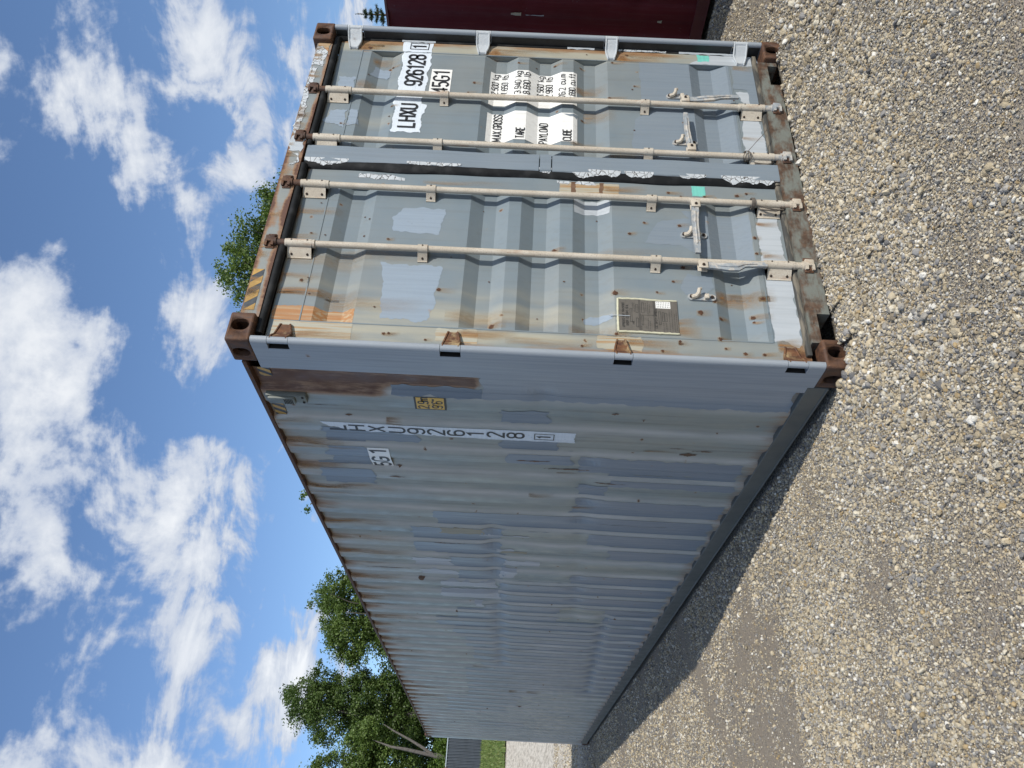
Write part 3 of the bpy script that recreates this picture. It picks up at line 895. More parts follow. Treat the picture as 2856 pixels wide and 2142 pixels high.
patch(door_l, [(.984, 1.272), (.996, 1.175), (.992, 1.084), (1.045, 1.079), (1.095, 1.085), (1.09, 1.275)], 'pale', .003, 8)
patch(door_l, [(.178, 2.34), (.269, 2.34), (.266, 2.728), (.182, 2.728)], 'stain_orange', (.001, .004, .006, .002), 9, 'rust_stain')
patch(door_l, [(.064, 2.335), (.1775, 2.335), (.1775, 2.715), (.064, 2.715)], 'stain_cream', (.001, .002, .004, .002), 10, 'rust_stain')
patch(door_l, [(.088, 1.73), (.176, 1.74), (.172, 1.93), (.10, 1.935)], 'stain_cream', .006, 11, 'rust_stain')
patch(door_l, [(.088, .95), (.176, .95), (.172, 1.16), (.10, 1.16)], 'stain_cream', .006, 12, 'rust_stain')
patch(door_l, [(1.112, 1.030), (1.200, 1.030), (1.200, 1.355), (1.112, 1.355)], 'stain_cream', .003, 13, 'rust_stain')
patch(door_l, [(1.112, 1.115), (1.205, 1.11), (1.205, 1.135), (1.112, 1.14)], 'stain_brown', .004, 14, 'rust_stain')
patch(door_l, [(1.112, 1.265), (1.205, 1.265), (1.205, 1.29), (1.112, 1.29)], 'stain_brown', .004, 15, 'rust_stain')
patch(door_l, [(1.108, 1.11), (1.122, 1.11), (1.122, 1.29), (1.108, 1.29)], 'stain_brown', .003, 16, 'rust_stain')
patch(door_l, [(1.135, .560), (1.212, .557), (1.212, .632), (1.135, .632)], 'green_tape', .002, 17, 'tape_patch')
patch(door_l, [(1.155, 2.20), (1.175, 2.20), (1.195, 2.33), (1.20, 2.45), (1.165, 2.46), (1.16, 2.33)], 'crackle', .006, 18, 'flaking_paint')
patch(door_l, [(1.185, 1.15), (1.208, 1.17), (1.212, 1.25), (1.19, 1.27)], 'crackle', .004, 19, 'flaking_paint')
patch(door_l, [(1.185, 1.30), (1.208, 1.30), (1.210, 1.37), (1.19, 1.365)], 'crackle', .004, 20, 'flaking_paint')
# right door
patch(door_r, [(1.388, .322), (2.277, .322), (2.277, .875), (2.05, .872), (1.80, .862), (1.765, .905), (1.56, .945), (1.388, .93)], 'blue2', (.001, .001, .005, .005, .006, .006, .006, .001), 21)
patch(door_r, [(1.50, .180), (1.84, .185), (1.84, .275), (1.72, .295), (1.50, .306)], 'pale', .007, 22)
patch(door_r, [(1.90, .190), (2.04, .20), (2.03, .30), (1.95, .28)], 'pale', .008, 23)
patch(door_r, [(1.90, .17), (2.26, .17), (2.26, .30), (2.06, .31), (2.05, .23), (1.92, .22)], 'blue2', .004, 24)
patch(door_r, [(2.283, .17), (2.374, .17), (2.374, .42), (2.283, .56)], 'pale', .004, 25)
patch(door_r, [(1.56, 2.602), (1.72, 2.602), (1.71, 2.70), (1.60, 2.715)], 'blue', .010, 26)
patch(door_r, [(1.60, 2.52), (1.72, 2.54), (1.71, 2.592), (1.58, 2.592)], 'blue', .008, 27)
patch(door_r, [(1.88, 2.602), (2.02, 2.602), (2.02, 2.70), (1.87, 2.69)], 'blue', .010, 28)
patch(door_r, [(2.05, 2.42), (2.13, 2.40), (2.15, 2.50), (2.06, 2.52)], 'blue', .010, 29)
patch(door_r, [(2.310, .440), (2.374, .436), (2.374, .512), (2.310, .512)], 'green_tape', .005, 30, 'tape_patch')

# rust spots and the runs below them
m, t, b = new_mat('rust_run')
P = t.coord('Object')
fd = t.math('MULTIPLY', t.attr('fade'), t.lin(t.noise(t.vmath('MULTIPLY', P, (90, 90, 7)), 1.0, 5, .65), .30, .66, .25, 1.15), clamp=True)
t.put(b, 'Base Color', t.mix(t.attr('fade'), (0.40, 0.27, 0.12), (0.24, 0.105, 0.035))); t.put(b, 'Roughness', .6)
tr = t.node('ShaderNodeBsdfTransparent'); mx = t.node('ShaderNodeMixShader'); t.put(mx, 0, fd)
m.node_tree.links.new(tr.outputs[0], mx.inputs[1]); m.node_tree.links.new(b.outputs[0], mx.inputs[2]); m.node_tree.links.new(mx.outputs[0], m.node_tree.nodes['Material Output'].inputs[0])
M['run'] = m
M['rust_core'] = flat('dark_rust_spot', (0.085, 0.036, 0.017), .85, .2, 0, 90)
def rust_run(parent, x, z, w, L, s_, surf=door_surf, off=.0030, breaks=ZB, seed=0):
    rr = random.Random(seed); cols_ = [-1, -.55, 0, .55, 1]
    zs_ = sorted(set([z - L * k / 10 for k in range(11)] + [q for q in breaks if z - L < q < z]), reverse=True)
    V = []; Fd = []; F = []
    for zz in zs_:
        f = (z - zz) / L
        cx = x + .006 * math.sin(zz * 14 + x * 40) * min(1, f * 3)
        for c in cols_:
            V.append(surf(cx + c * w * (.75 + .5 * f), zz, off)); Fd.append(s_ * (1 - c * c) * max(0.0, 1 - f) ** .8 * min(1, .35 + f * 8))
    for i in range(len(zs_) - 1):
        for j in range(4):
            a = i * 5 + j; F.append((a, a + 1, a + 6, a + 5))
    o = obj_from('rust_run', V, F, M['run'], parent); set_attr(o, 'fade', Fd)
    return o
def rust_spot(parent, x, z, r, seed, run=True):
    rr = random.Random(seed)
    po = [(x + r * math.cos(a) * rr.uniform(.55, 1.25), z + r * 1.15 * math.sin(a) * rr.uniform(.55, 1.25)) for a in np.linspace(0, 2 * math.pi, 13)[:-1]]
    decal(po, door_surf, UB, ZB, .0036).build('rust_spot', M['rust_core'], parent)
    if run: rust_run(parent, x, z + r * 1.6, r * 2.0, r * rr.uniform(6, 13), rr.uniform(.45, .85), seed=seed)
SPL = [(0.427, 2.63, 9), (0.446, 2.60, 4), (0.725, 2.235, 7), (0.282, 2.246, 5), (0.407, 1.943, 10), (0.126, 2.181, 7), (0.13, 2.157, 6), (0.1, 1.978, 6), (0.214, 1.671, 13), (0.867, 2.353, 5), (0.751, 2.367, 5), (0.743, 2.639, 6), (0.734, 2.564, 5), (0.984, 1.758, 4), (0.344, 2.576, 5), (0.893, 2.384, 4), (0.959, 2.623, 4),
       (0.922, 0.903, 6), (0.838, 0.982, 8), (0.91, 0.716, 10), (0.706, 1.377, 11), (0.495, 1.322, 5), (0.527, 0.774, 7), (0.439, 1.07, 13), (0.455, 0.86, 6), (0.338, 0.653, 13), (0.413, 0.577, 9), (0.847, 0.327, 9), (0.739, 0.33, 8), (1.151, 0.762, 8), (1.126, 0.694, 6), (1.168, 0.337, 7), (1.15, 0.389, 10), (1.134, 0.566, 7),
       (0.311, 0.553, 9), (0.339, 0.392, 11), (0.309, 0.389, 6), (0.16, 0.765, 7), (0.145, 0.766, 6), (0.183, 0.568, 11), (0.106, 0.459, 9), (0.105, 0.37, 8), (0.443, 0.337, 11), (0.107, 1.233, 6), (0.099, 0.852, 8), (0.129, 0.549, 6), (0.623, 0.717, 11), (0.188, 1.068, 9), (.55, .47, 4), (.28, 1.45, 4), (.62, 1.9, 4), (.95, 1.15, 4), (.5, 1.7, 4)]
for k, (x, z, r) in enumerate(SPL): rust_spot(door_l, x, z, r * .001, 500 + k, r > 5)
SPR = [(2.156, 2.392, 7), (2.053, 2.526, 5), (2.011, 1.879, 9), (1.918, 1.911, 6), (1.771, 2.35, 6), (1.40, 2.295, 7), (1.595, 2.622, 6), (1.684, 2.355, 5), (2.306, 2.55, 12), (2.042, 0.912, 6), (2.011, 0.925, 5), (1.921, 1.064, 10), (1.645, 0.927, 5), (1.742, 1.227, 7), (2.232, 1.395, 8), (2.222, 1.619, 7), (2.224, 1.234, 6), (2.205, 1.506, 5), (2.262, 1.041, 7), (2.33, 1.2, 5), (2.34, .95, 9), (1.50, .60, 4), (1.95, .32, 5)]
for k, (x, z, r) in enumerate(SPR): rust_spot(door_r, x, z, r * .001, 600 + k, r > 5)
for k, (dr, x, z, w, L, q) in enumerate([(door_l, .36, 2.735, .028, .42, 1.0), (door_l, .345, 2.735, .014, .30, 1.0), (door_l, .46, 2.735, .022, .22, .7), (door_l, .90, 2.735, .03, .25, .75), (door_l, .72, 2.735, .022, .16, .6), (door_l, .56, 2.735, .05, .5, .45), (door_l, .45, .565, .060, .30, .85), (door_l, .47, .50, .03, .2, .6),
                                        (door_l, .15, 1.83, .030, .30, .9), (door_l, .14, 1.03, .030, .28, .9), (door_l, .10, 2.62, .03, .35, .9), (door_l, .30, 2.50, .05, .50, .5), (door_l, .62, 2.50, .06, .6, .35), (door_l, .25, 1.9, .06, .6, .45), (door_l, .12, 1.6, .03, .5, .5), (door_l, .20, 1.3, .05, .4, .4), (door_l, .27, .77, .03, .1, .6), (door_l, .22, .77, .04, .12, .8),
                                        (door_l, .70, 1.2, .05, .5, .25), (door_l, 1.16, 1.12, .03, .25, .8), (door_l, 1.15, 2.1, .02, .5, .4), (door_l, .16, .30, .05, .14, 1.0), (door_l, .95, .31, .02, .13, 1.0), (door_l, .72, .30, .02, .12, .8),
                                        (door_r, 2.31, 2.66, .035, .28, 1.0), (door_r, 2.34, 2.62, .02, .25, .9), (door_r, 2.30, 1.84, .03, .35, .95), (door_r, 2.34, 1.80, .02, .5, .7), (door_r, 2.30, 1.03, .03, .35, 1.0), (door_r, 2.34, .98, .022, .4, .8), (door_r, 2.20, 2.52, .05, .18, .6), (door_r, 1.95, 2.59, .06, .2, .5), (door_r, 2.0, 1.27, .05, .2, .7), (door_r, 1.52, 1.30, .03, .2, .5),
                                        (door_r, 1.90, .30, .03, .14, .9), (door_r, 2.26, .30, .03, .14, .6), (door_r, 1.62, .31, .02, .14, .5), (door_r, 1.78, 1.22, .06, .2, .5), (door_r, 1.42, 1.08, .02, .3, .6)]):
    rust_run(dr, x, z, w, L, q, off=.0026, seed=700 + k)

# white fields and lettering on the right door
patch(door_r, [(1.545, 2.158), (1.70, 2.165), (1.72, 2.150), (1.79, 2.145), (1.80, 2.178), (1.92, 2.170), (2.00, 2.162), (2.10, 2.170), (2.16, 2.155), (2.278, 2.162),
               (2.278, 2.335), (2.20, 2.340), (2.10, 2.332), (1.95, 2.330), (1.84, 2.338), (1.70, 2.330), (1.545, 2.328)], 'white', .007, 31, 'white_field')
patch(door_r, [(2.2835, 2.165), (2.376, 2.160), (2.376, 2.350), (2.2835, 2.34)], 'white', .004, 32, 'white_field')
patch(door_r, rect(1.865, 2.124, 2.021, 2.146), 'sticker', 0, 1, 'size_sticker')
patch(door_r, rect(1.527, 1.774, 1.256, 1.786), 'sticker', 0, 1, 'weight_sticker')
patch(door_r, rect(1.850, 2.152, 1.258, 1.787), 'sticker', 0, 1, 'weight_sticker')
patch(door_r, [(1.73, 1.26), (1.773, 1.258), (1.773, 1.36), (1.76, 1.33), (1.745, 1.30)], 'blue2', .008, 33)
def letter(parent, s, x0, z0, h, x1=None, wid=.13, name='letter', surf=door_surf, off=.0048, mat='ink', track=.12):
    sx = 1.0 if x1 is None else (x1 - x0) / text_width(s, h, track)
    u = x0
    for c in s:
        st = text_strokes(c, u, z0, h, sx, track)
        if st:
            o = ribbon(st, wid * h, surf, off).build(name, M[mat], parent)
            if name == 'plate_lettering': o['kind'] = 'stuff'
        u += (ADV.get(c, W_ + .02) + track) * h * sx
letter(door_r, 'LHXU', 1.588, 2.200, .096, 1.788, .15)
letter(door_r, '926128', 1.962, 2.199, .097, 2.252, .15)
letter(door_r, '1', 2.322, 2.203, .083, 2.350, .15)
bx = [(2.309, 2.189), (2.367, 2.187), (2.367, 2.301), (2.309, 2.301), (2.309, 2.189)]
ribbon([bx], .004, door_surf, .0048).build('lettering', M['ink'], door_r)
letter(door_r, '45G1', 1.905, 2.036, .092, 2.110, .13)
for s, x0, x1, z0, h in [('MAX.GROSS', 1.538, 1.769, 1.697, .049), ('TARE', 1.538, 1.628, 1.563, .048), ('PAYLOAD', 1.537, 1.711, 1.429, .047), ('CUBE', 1.533, 1.628, 1.293, .047),
                         ('32.500 kg', 1.925, 2.138, 1.736, .038), ('71.650 lb.', 1.930, 2.148, 1.678, .038), ('3.940 kg', 1.930, 2.138, 1.598, .038), ('8.690 lb', 1.930, 2.130, 1.543, .040),
                         ('28.560 kg', 1.922, 2.142, 1.460, .038), ('62.960 lb', 1.918, 2.134, 1.406, .040), ('76.2 cu.m', 1.912, 2.134, 1.330, .038), ('2.690 cu.ft', 1.895, 2.134, 1.270, .038)]:
    letter(door_r, s, x0, z0, h, x1, .125)

# data plate on the left door
pl_ = MB().box(.204, .400, DY - .006, DY - .001, .766, 1.056).build('data_plate', M['plate'], door_l)
def flat_surf(yv):
    return lambda u, v, off: (u, yv - off, v)
fs = flat_surf(DY - .006)
for pa in ([(.202, 1.058), (.30, 1.059), (.402, 1.057)], [(.202, 1.058), (.2025, .97), (.200, .86), (.201, .766)], [(.402, 1.058), (.403, .97), (.398, .86), (.400, .768)]):
    q = []
    for a, c in zip(pa[:-1], pa[1:]):
        for i in range(8):
            q.append((a[0] + (c[0] - a[0]) * i / 8 + random.uniform(-.0012, .0012), DY - .005, a[1] + (c[1] - a[1]) * i / 8))
    q.append((pa[-1][0], DY - .005, pa[-1][1]))
    MB().tube(q, [.0045 + random.uniform(0, .0022) for _ in q], 7).build('sealant_bead', M['seal_cream'], door_l, True)
for s, x0, z0, h, x1 in [('APPROVED FOR TRANSPORT', .228, 1.026, .012, .378), ('UNDER CUSTOMS SEAL', .238, 1.008, .012, .366), ('TYPE', .245, .978, .010, .268), ('CSC SAFETY APPROVAL', .228, .868, .012, .352)]:
    letter(door_l, s, x0, z0, h, x1, .14, 'plate_lettering', fs, .0006)
ru = []
for z in (.955, .950, .884, .879):
    ru.append([(.207, z), (.397, z)])
for (a, c, z0, z1) in [(.262, .342, .990, .999), (.232, .285, .960, .970), (.318, .368, .960, .970), (.245, .300, .935, .943), (.318, .380, .930, .942), (.252, .330, .850, .860), (.270, .325, .834, .843), (.272, .322, .820, .830)]:
    ru.append(rect(a, c, z0, z1) + [(a, z0)])
ru.append([(.305, .950), (.305, .884)])
for z, a, c in [(.985, .325, .378), (.978, .322, .375), (.945, .215, .240), (.921, .222, .240), (.912, .212, .292), (.903, .212, .270), (.921, .32, .38), (.912, .312, .39), (.903, .32, .372),
                (.838, .208, .262), (.824, .212, .262), (.808, .212, .342), (.796, .212, .345), (.784, .212, .318), (.774, .22, .345)]:
    u = a
    while u < c:
        w = random.uniform(.004, .012); ru.append([(u, z), (min(u + w, c), z)]); u += w + .003
ribbon(ru, .0016, fs, .0006, .05).build('plate_lettering', M['ink'], door_l)
patch(door_l, rect(.350, .392, .800, .872), 'sticker', 0, 1, 'white_label', fs, [], [], .0009)
ru = []
for z in np.linspace(.807, .865, 8):
    ru.append([(.354, z), (.362 + random.uniform(0, .004), z)]); ru.append([(.368, z), (.376, z)]); ru.append([(.381, z), (.388, z)])
ribbon(ru, .0022, fs, .0014, .05).build('plate_lettering', M['ink'], door_l)
# paint dribble over the plate edge
MB().tube([(.298, DY - .003, 1.10), (.296, DY - .008, 1.06), (.294, DY - .0085, 1.0)], .0022, 6).build('paint_dribble', M['pale'], door_l)

# ---- locking bars with guides, cams, handles
RODS = [(0.635, door_l), (1.060, door_l), (1.425, door_r), (1.840, door_r)]
RY, RR = 0.036, 0.0172
def half_saddle(mb, x, z0, z1, r, flange=.052):
    n = 12; prof = []
    for i in range(n + 1):
        a = math.radians(180 - 180 * i / n)
        prof.append((x + r * math.cos(a), RY - r * math.sin(a)))
    prof = [(x - r - flange, DY - .006)] + [(x - r, DY - .006)] + prof + [(x + r, DY - .001)]
    inn = [(x + r - .004, DY - .001)] + [(x + (r - .004) * math.cos(math.radians(180 * i / n)), RY - (r - .004) * math.sin(math.radians(180 * i / n))) for i in range(n + 1)] + [(x - r - flange, DY - .001)]
    mb.prism(prof + inn, 2, z0, z1)
def bolt(mb, x, y, z, r=.0075, h=.010):
    mb.cyl((x, y, z), (x, y - h, z), r, 6).cyl((x, y - h, z), (x, y - h - .004, z), r * .55, 8)
for i, (rx, dr) in enumerate(RODS):
    mb = MB(); zt, zb = 2.775, .135
    wv = 0.002 * (1 if i % 2 else -1)
    mb.tube([(rx + wv * math.sin(k / 12 * 6.28), RY, zb + (zt - zb) * k / 12) for k in range(13)], RR, 18)
    mb.build('locking_bar', M['bar'], dr, True)
    for (z0, z1, big) in [(2.605, 2.730, 1), (2.018, 2.068, 0), (.838, .888, 0), (.178, .303, 1)]:
        g = MB(); half_saddle(g, rx, z0, z1, .0232, .046 if big else .034)
        if big:
            g.cyl((rx, RY, z0 - .014), (rx, RY, z0), .0225, 18).cyl((rx, RY, z1), (rx, RY, z1 + .012), .0225, 18)
        g.build('bar_guide', M['bar'], dr, True)
        for zz in ([z0 + .022, z1 - .022] if big else [(z0 + z1) / 2]):
            bt = MB(); bolt(bt, rx - (.050 if big else .041), DY - .006, zz); bt.build('bolt', M['bolt'], dr, True)
            MB().cyl((rx + .004, RY - .0225, zz), (rx + .004, RY - .0245, zz), .0045, 8).build('rivet', M['bolt'], dr, True)
    for top in (1, 0):
        zc_ = 2.815 if top else .095; sg = 1 if top else -1
        neck = MB()
        neck.cyl((rx, RY, zc_ - sg * .075), (rx, RY, zc_ - sg * .028), .0195, 14).cyl((rx, RY, zc_ - sg * .030), (rx, RY, zc_ - sg * .018), .026, 14)
        neck.box(rx - .010, rx + .030, RY - .024, RY + .012, min(zc_ - sg * .02, zc_ + sg * .026), max(zc_ - sg * .02, zc_ + sg * .026), .004)
        neck.prism([(rx - .034, RY - .022), (rx - .004, RY - .026), (rx - .004, RY + .008), (rx - .026, RY + .004)], 2, min(zc_ - sg * .02, zc_ - sg * .006), max(zc_ - sg * .02, zc_ - sg * .006))
        neck.prism([(rx - .036, RY - .020), (rx - .004, RY - .026), (rx - .004, RY + .008), (rx - .028, RY + .006)], 2, min(zc_ + sg * .014, zc_ + sg * .026), max(zc_ + sg * .014, zc_ + sg * .026))
        neck.build('bar_cam', M['rust'] if top else (M['bar'] if i < 2 else M['iron']), dr, True)
        kp = MB()
        kp.box(rx - .040, rx - .006, RY - .012, .036, zc_ - .010, zc_ + .010, .004).box(rx + .012, rx + .044, RY - .016, .037, zc_ - .020, zc_ + .020, .006)
        kp.box(rx - .045, rx + .050, .028, .0365, zc_ - .022, zc_ + .022, .003)
        kp.build('cam_keeper', M['rust'], root, True)
# handles
def handle(pts, w0, parent, th=.013):
    pts = [(x, y - .004, z, w * 1.45) for x, y, z, w in pts]
    mb = MB(); m_ = len(pts); vs = []
    for i, (x, y, z, w) in enumerate(pts):
        a = Vector(pts[max(i - 1, 0)][:3]); c = Vector(pts[min(i + 1, m_ - 1)][:3])
        d = (c - a).normalized(); s_ = d.cross(Vector((0, 1, 0))).normalized()
        p = Vector((x, y, z))
        for (k, q) in ((-1, -1), (1, -1), (1, 1), (-1, 1)):
            vs.append(p + s_ * (k * w / 2) + Vector((0, q * th / 2, 0)))
    fsx = [[i * 4 + k, i * 4 + (k + 1) % 4, (i + 1) * 4 + (k + 1) % 4, (i + 1) * 4 + k] for i in range(m_ - 1) for k in range(4)]
    fsx += [[0, 1, 2, 3], [(m_ - 1) * 4 + k for k in range(4)]]
    mb.add(vs, fsx)
    # raised rib on the grip
    mb.tube([(x, y - th * .6, z) for x, y, z, w in pts[1:-1]], .0045, 6)
    return mb.build('door_handle', M['iron'], parent, False)
def hub(x, z, parent, sx):
    mb = MB()
    mb.box(min(x, x + sx * .048), max(x, x + sx * .048), RY - .024, RY - .016, z - .024, z + .024, .003)
    mb.box(min(x, x + sx * .048), max(x, x + sx * .048), RY + .004, RY + .012, z - .024, z + .024, .003)
    mb.box(min(x, x + sx * .014), max(x, x + sx * .014), RY - .022, RY + .010, z - .024, z + .024, .003)
    mb.build('handle_hub', M['bar'], parent, True)
    q = MB(); bolt(q, x + sx * .030, RY - .024, z, .008, .005); q.build('bolt', M['bolt'], parent)
hub(1.852, .627, door_r, 1); hub(1.437, .622, door_r, 1); hub(1.048, .634, door_l, -1); hub(.626, .629, door_l, -1)
handle([(1.880, .030, .615, .026), (1.882, .030, .56, .024), (1.886, .022, .50, .030), (1.892, .022, .46, .030), (1.912, .030, .415, .020), (1.918, .030, .36, .020), (1.920, .030, .308, .018)], 0, door_r)
handle([(1.462, .030, .622, .026), (1.50, .030, .628, .024), (1.55, .024, .634, .022), (1.60, .020, .638, .020), (1.65, .020, .637, .020), (1.70, .024, .636, .020), (1.752, .026, .636, .016)], 0, door_r)
handle([(1.022, .030, .636, .026), (.97, .030, .640, .026), (.92, .026, .645, .024), (.86, .022, .648, .022), (.80, .022, .648, .022), (.74, .026, .648, .022), (.680, .028, .648, .018)], 0, door_l)
handle([(.604, .030, .615, .026), (.600, .030, .56, .026), (.590, .022, .50, .032), (.592, .022, .46, .032), (.615, .028, .42, .020), (.620, .028, .36, .020), (.622, .028, .306, .018)], 0, door_l)
def keeper(x, z, parent, tilt=0.0):
    n = 10; hw, hl = .0185, .052
    po = [(x + hw * math.cos(math.radians(a)), z + hl + hw * math.sin(math.radians(a))) for a in np.linspace(0, 180, n)]
    po += [(x + hw * math.cos(math.radians(a)), z - hl + hw * math.sin(math.radians(a))) for a in np.linspace(180, 360, n)]
    mb = MB().prism(po, 1, DY - .010, DY - .001)
    mb.build('handle_retainer', M['iron'], parent)
    la = MB()
    la.tube([(x - .006, DY - .014, z + .052), (x - .002, DY - .020, z + .030), (x + .012, DY - .030, z + .018), (x + .030, DY - .036, z + .016), (x + .036, DY - .032, z + .006)], [.013, .012, .011, .010, .008], 8)
    la.box(x - .016, x + .012, DY - .028, DY - .010, z - .034, z - .012, .004)
    la.build('retainer_catch', M['bar'], parent, True)
    q = MB(); bolt(q, x, DY - .010, z + .052, .010, .010); q.build('bolt', M['bolt'], parent)
    q = MB(); bolt(q, x, DY - .010, z - .050, .009, .008); q.build('bolt', M['bolt'], parent)
keeper(.430, .640, door_l); keeper(.842, .648, door_l); keeper(1.550, .643, door_r); keeper(1.956, .655, door_r)
# bits of wire and rope tied round the bars
w_ = MB()
for k in range(4):
    w_.tube([(1.425 + .030 * math.cos(a), RY - .030 * math.sin(a) if math.sin(a) > 0 else RY + .016, .300 + .010 * k + .008 * math.sin(a * 2 + k)) for a in np.linspace(0, 6.28, 15)], .0022, 6)
w_.tube([(1.432, .008, .315), (1.50, -.006, .262), (1.56, -.012, .215), (1.60, -.010, .195), (1.612, -.006, .183), (1.602, -.008, .186), (1.585, -.010, .205)], .0016, 6)
w_.tube([(1.40, .05, .29), (1.385, .045, .25), (1.382, .045, .20), (1.392, .04, .165), (1.378, .05, .20), (1.384, .05, .27)], .003, 6)
w_.build('wire_tie', M['wire'], door_r, True)
w_ = MB()
for k in range(3):
    w_.tube([(1.060 + .029 * math.cos(a), RY - .029 * math.sin(a) if math.sin(a) > 0 else RY + .016, .318 + .007 * k) for a in np.linspace(0, 6.28, 15)], .0035, 6)
w_.tube([(1.035, .02, .315), (1.020, .02, .27), (1.012, .025, .22), (1.018, .03, .165), (1.008, .03, .21), (1.012, .03, .29)], .0045, 6)
w_.build('rope_tie', M['wire'], door_l, True)

# ---- cover strip over the gap between the doors
def strip_seg(z0, z1, seed, lift):
    n = max(2, int((z1 - z0) / .03)); V = []; F = []
    rr = random.Random(seed)
    for i in range(n + 1):
        z = z0 + (z1 - z0) * i / n
        e = .0035 * math.sin(z * 6 + seed) + rr.uniform(-.001, .001)
        yy = .044 - lift + .002 * math.sin(z * 11 + seed)
        prof = [(1.379, .074), (1.379 + e * .4, yy + .008), (1.372 + e * .4, yy), (1.33, yy - .001), (1.285 + e, yy + .001), (1.258 + e, yy + .004), (1.250 + e, yy + .012)]
        for p in prof: V.append((p[0], p[1], z))
    k = 7
    for i in range(n):
        for j in range(k - 1):
            a = i * k + j; F.append((a, a + 1, a + 1 + k, a + k))
    F.append(tuple(range(k))); F.append(tuple(n * k + j for j in range(k)))
    mb = MB(); mb.add(V, F)
    return mb.build('cover_strip', M['blue2'], door_r, True)
strip_seg(1.472, 2.765, 1, 0.0); strip_seg(1.405, 1.466, 2, .004); strip_seg(.132, 1.398, 3, 0.001)
n = 90; V = []; F = []
for i in range(n + 1):
    z = .128 + (2.768 - .128) * i / n
    e = .005 * math.sin(z * 5.0) + .004 * math.sin(z * 13 + 1)
    for p in [(1.262, .050), (1.246 + e * .3, .050), (1.228 + e, .058), (1.216 + e, .068), (1.214 + e * .6, .073)]: V.append((p[0], p[1], z))
for i in range(n):
    for j in range(4):
        a = i * 5 + j; F.append((a, a + 1, a + 6, a + 5))
mb = MB(); mb.add(V, F); mb.build('centre_gasket', M['rubber'], door_r, True)
def lip_surf(u, v, off):
    # u 0..1 across the rubber lip, v = z
    e = .005 * math.sin(v * 5.0) + .004 * math.sin(v * 13 + 1)
    x = 1.266 + (1.222 + e - 1.266) * u; y = .047 + (.061 - .047) * max(0, u) ** 1.1
    return (x - off * .6, y - off, v)
def foil(z0, z1, depth, seed):
    rr = random.Random(seed); pts_ = [(-.15, z0), ]
    k = int((z1 - z0) / .006)
    lo = []
    for i in range(k + 1):
        z = z0 + (z1 - z0) * i / k
        env = max(0.0, math.sin(math.pi * i / k)) ** .5
        nv = float(vnoise2(i * .16 + seed * 7.3, .5, 5)) * .7 + float(vnoise2(i * .47 + seed * 3.1, 2.5, 6)) * .3
        lo.append((max(.02, depth * min(1, env * 1.3) * (.25 + .95 * nv) + rr.uniform(-.05, .05) * env), z))
    up = [(-.25, z) for _, z in lo][::-1]
    poly = lo + up
    nz_ = [z0 + (z1 - z0) * i / 40 for i in range(1, 40)]
    return decal(poly, lip_surf, [.25, .5, .75], nz_, .0032).build('flaking_paint', M['crackle'], door_r)
foil(2.52, 2.765, .9, 1); foil(1.02, 1.30, 1.0, 2); foil(.135, .47, 1.05, 3); foil(.55, .70, .5, 4); foil(.84, 1.0, .7, 5); foil(1.40, 1.47, .9, 6)
foil(1.9, 2.2, .30, 7)
# ---- top and bottom gaskets
mb = MB()
mb.tube([(x, .052 + .004 * math.sin(x * 7), 2.757 + .004 * math.sin(x * 5 + 1)) for x in np.linspace(.075, 1.222, 24)], .0215, 10)
mb.build('door_gasket', M['rubber'], door_l, True)
mb = MB()
mb.tube([(x, .054 + .003 * math.sin(x * 9), 2.757 + .003 * math.sin(x * 6)) for x in np.linspace(1.37, 2.35, 22)] + [(2.376, .07, 2.745), (2.384, .078, 2.70)], .0205, 10)
mb.build('door_gasket', M['rubber'], door_r, True)
MB().tube([(2.391, .082, z) for z in np.linspace(.16, 2.72, 40)], .0125, 8).build('side_gasket', M['rubber'], door_r, True)
for x0, x1 in ((.10, 1.222), (1.228, 2.36)):
    MB().box(x0, x1, .052, .080, .147, .174, .006).build('sill_gasket', M['rubber_old'], root, True)
# torn paint on the right gasket
def gk_surf(u, v, off): return (2.391 + u * .7, .0690 + 20 * u * u - off, v)
for z0, z1, s_ in ((.20, .62, 1), (.70, 1.0, 2), (1.15, 1.32, 3), (2.15, 2.36, 4)):
    po = ragged([(-.016, z0), (.004, z0), (.006, z1), (-.016, z1)], (.002, .007, .002, .003), .012, s_)
    decal(po, gk_surf, [-.008, 0], [z0 + (z1 - z0) * k / 12 for k in range(1, 12)], .001).build('flaking_paint', M['pale'] if s_ != 2 else M['crackle'], door_r)

